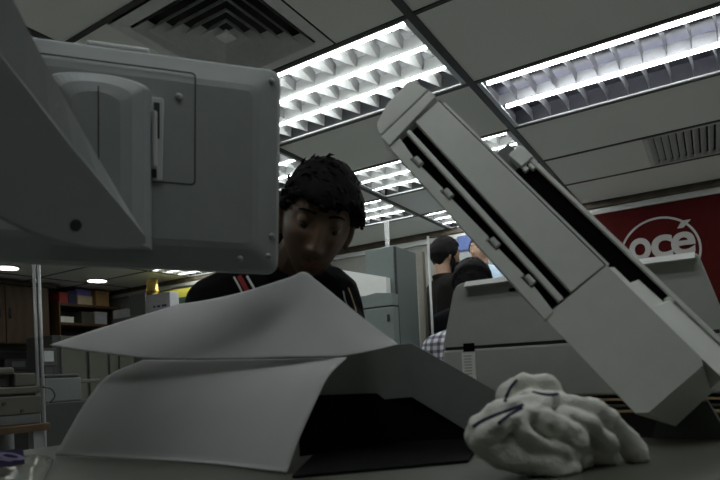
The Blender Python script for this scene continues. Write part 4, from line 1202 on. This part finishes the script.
# grey printer farther right
XG = at_d(65, 390, 3.4).x
def pg(x, y): q = at_X(x, y, XG); return q.y, q.z
y0g, y1g = pg(44, 388)[0], pg(82, 388)[0]; zt6, zb6 = pg(62, 374)[1], pg(62, 402)[1]
t = thing('grey_printer', 'boxy grey printer right of the thin twin poles', 'printer', (XG-.2, (y0g+y1g)/2, zb6))
obj('body', box(W, XG-.40, XG, y0g, y1g, zb6, zt6-.02, .01), G['greyplast'], t)
obj('lid', box(W, XG-.40, XG+.004, y0g-.003, y1g-.02, zt6-.0197, zt6, .006), G['darkplast'], t)
obj('side_tray', box(W, XG-.36, XG-.05, y1g+.0005, y1g+.16, zt6-.06, zt6-.035, .006), G['paleplast'], t)
t = thing('dark_stand', 'black cabinet stand beneath the boxy grey printer', 'cabinet', (XG-.2, (y0g+y1g)/2, 0))
obj('body', box(W, XG-.42, XG+.01, y0g-.1, y1g+.25, .03, zb6-.001, .004), G['darkplast'], t)
obj('plinth', box(W, XG-.38, XG-.03, y0g-.08, y1g+.2, 0, .0298), G['seam'], t)
# row of beige low lockers behind
XL = at_d(85, 360, 5.0).x
def pl_(x, y): q = at_X(x, y, XL); return q.y, q.z
y0l, y1l = pl_(54, 358)[0], pl_(135, 358)[0]; zt7 = pl_(90, 336)[1]
t = thing('locker_row', 'row of beige lockers seen beneath the white sheet, with dark gaps', 'locker', (XL-.2, (y0l+y1l)/2, 0))
obj('carcass', box(W, XL-.42, XL-.02, y0l, y1l, 0, zt7, .004), G['darkplast'], t)
edges = [54.5, 58.5, 61.5, 86.5, 89.5, 107.5, 112, 134]
for a, b_ in ((61.5, 86.5), (89.5, 107.5), (110, 118), (120, 134)):
    obj('door', box(W, XL-.0195, XL, pl_(a, 358)[0], pl_(b_, 358)[0], .3, zt7-.005, .004), G['paleplast'], t)
obj('lower_panel', box(W, XL-.0195, XL-.001, y0l, y1l, .02, .298, .004), G['paleplast'], t)
# small screen standing near
XV = at_d(50, 356, 4.2).x
def pv(x, y): q = at_X(x, y, XV); return q.y, q.z
t = thing('small_monitor', 'small dark monitor with a pale screen beside the twin poles', 'monitor', (XV-.05, pv(49, 360)[0], 0))
a, b_ = pv(41, 356), pv(57, 356); zt8, zb8 = pv(49, 348)[1], pv(49, 366)[1]
obj('casing', box(W, XV-.05, XV, a[0], b_[0], zb8, zt8, .006), G['darkplast'], t)
obj('screen', box(W, XV+.0004, XV+.003, pv(44, 356)[0], pv(53.5, 356)[0], pv(49, 361.5)[1], pv(49, 351)[1]), G['screen'], t)
obj('stand', box(W, XV-.04, XV-.01, (a[0]+b_[0])/2-.03, (a[0]+b_[0])/2+.03, .02, zb8+.01), G['darkplast'], t)
obj('foot', box(W, XV-.12, XV+.08, a[0], b_[0], 0, .0198), G['darkplast'], t)
# dark counter with clutter under the wall cabinet
XK = WX0+.33
def pk_(x, y): q = at_X(x, y, XK); return q.y, q.z
zk = pk_(15, 371)[1]
t = thing('dark_counter', 'dark counter under the wooden wall cabinet', 'counter', (WX0+.35, pk_(10, 370)[0], 0))
obj('worktop', box(W, WX0+.001, XK, pk_(-30, 371)[0], pk_(41, 371)[0], zk-.03, zk, .003), G['darkplast'], t)
obj('base', box(W, WX0+.001, XK-.04, pk_(-30, 371)[0]+.02, pk_(41, 371)[0]-.02, 0, zk-.0303), G['darkplast'], t)
obj('splashback', box(W, WX0+.001, WX0+.02, pk_(-30, 371)[0], pk_(41, 371)[0], zk+.0005, zk+.25), G['darkplast'], t)
q = pk_(21, 366); t = thing('small_appliance', 'small dark appliance with grey keys on the dark counter', 'appliance', (XK-.2, q[0], zk))
obj('body', box(W, XK-.28, XK-.06, q[0]-.16, q[0]+.16, zk+.0005, zk+.16, .02, 3), G['darkplast'], t)
obj('keypad', box(W, XK-.0595, XK-.052, q[0]-.08, q[0]+.08, zk+.05, zk+.12, .003), G['greyplast'], t)
# pale stool leg shape under side table
q = at_d(5.5, 440, 2.55)
t = thing('table_post', 'pale grey post on the floor below the wooden side table', 'post', (q.x, q.y, 0))
b = bmesh.new(); tube(b, [(q.x, q.y, 0.0), (q.x, q.y, .02), (q.x, q.y, at_d(5, 431, 2.55).z)], [.03, .03, .034], 20); obj('shell', b, G['greyplast'], t, smooth=False)

# ------------------------------------------------------------------ world & view
w = bpy.data.worlds.new('world'); SC.world = w; w.use_nodes = True
w.node_tree.nodes['Background'].inputs[0].default_value = (.02, .022, .024, 1); w.node_tree.nodes['Background'].inputs[1].default_value = 1
SC.view_settings.view_transform = 'Standard'; SC.view_settings.look = 'None'
SC.view_settings.exposure = 0.58; SC.view_settings.gamma = 1.0; SC.view_settings.use_curve_mapping = False
SC.cycles.use_denoising = True
SC.cycles.max_bounces = 8; SC.cycles.diffuse_bounces = 5
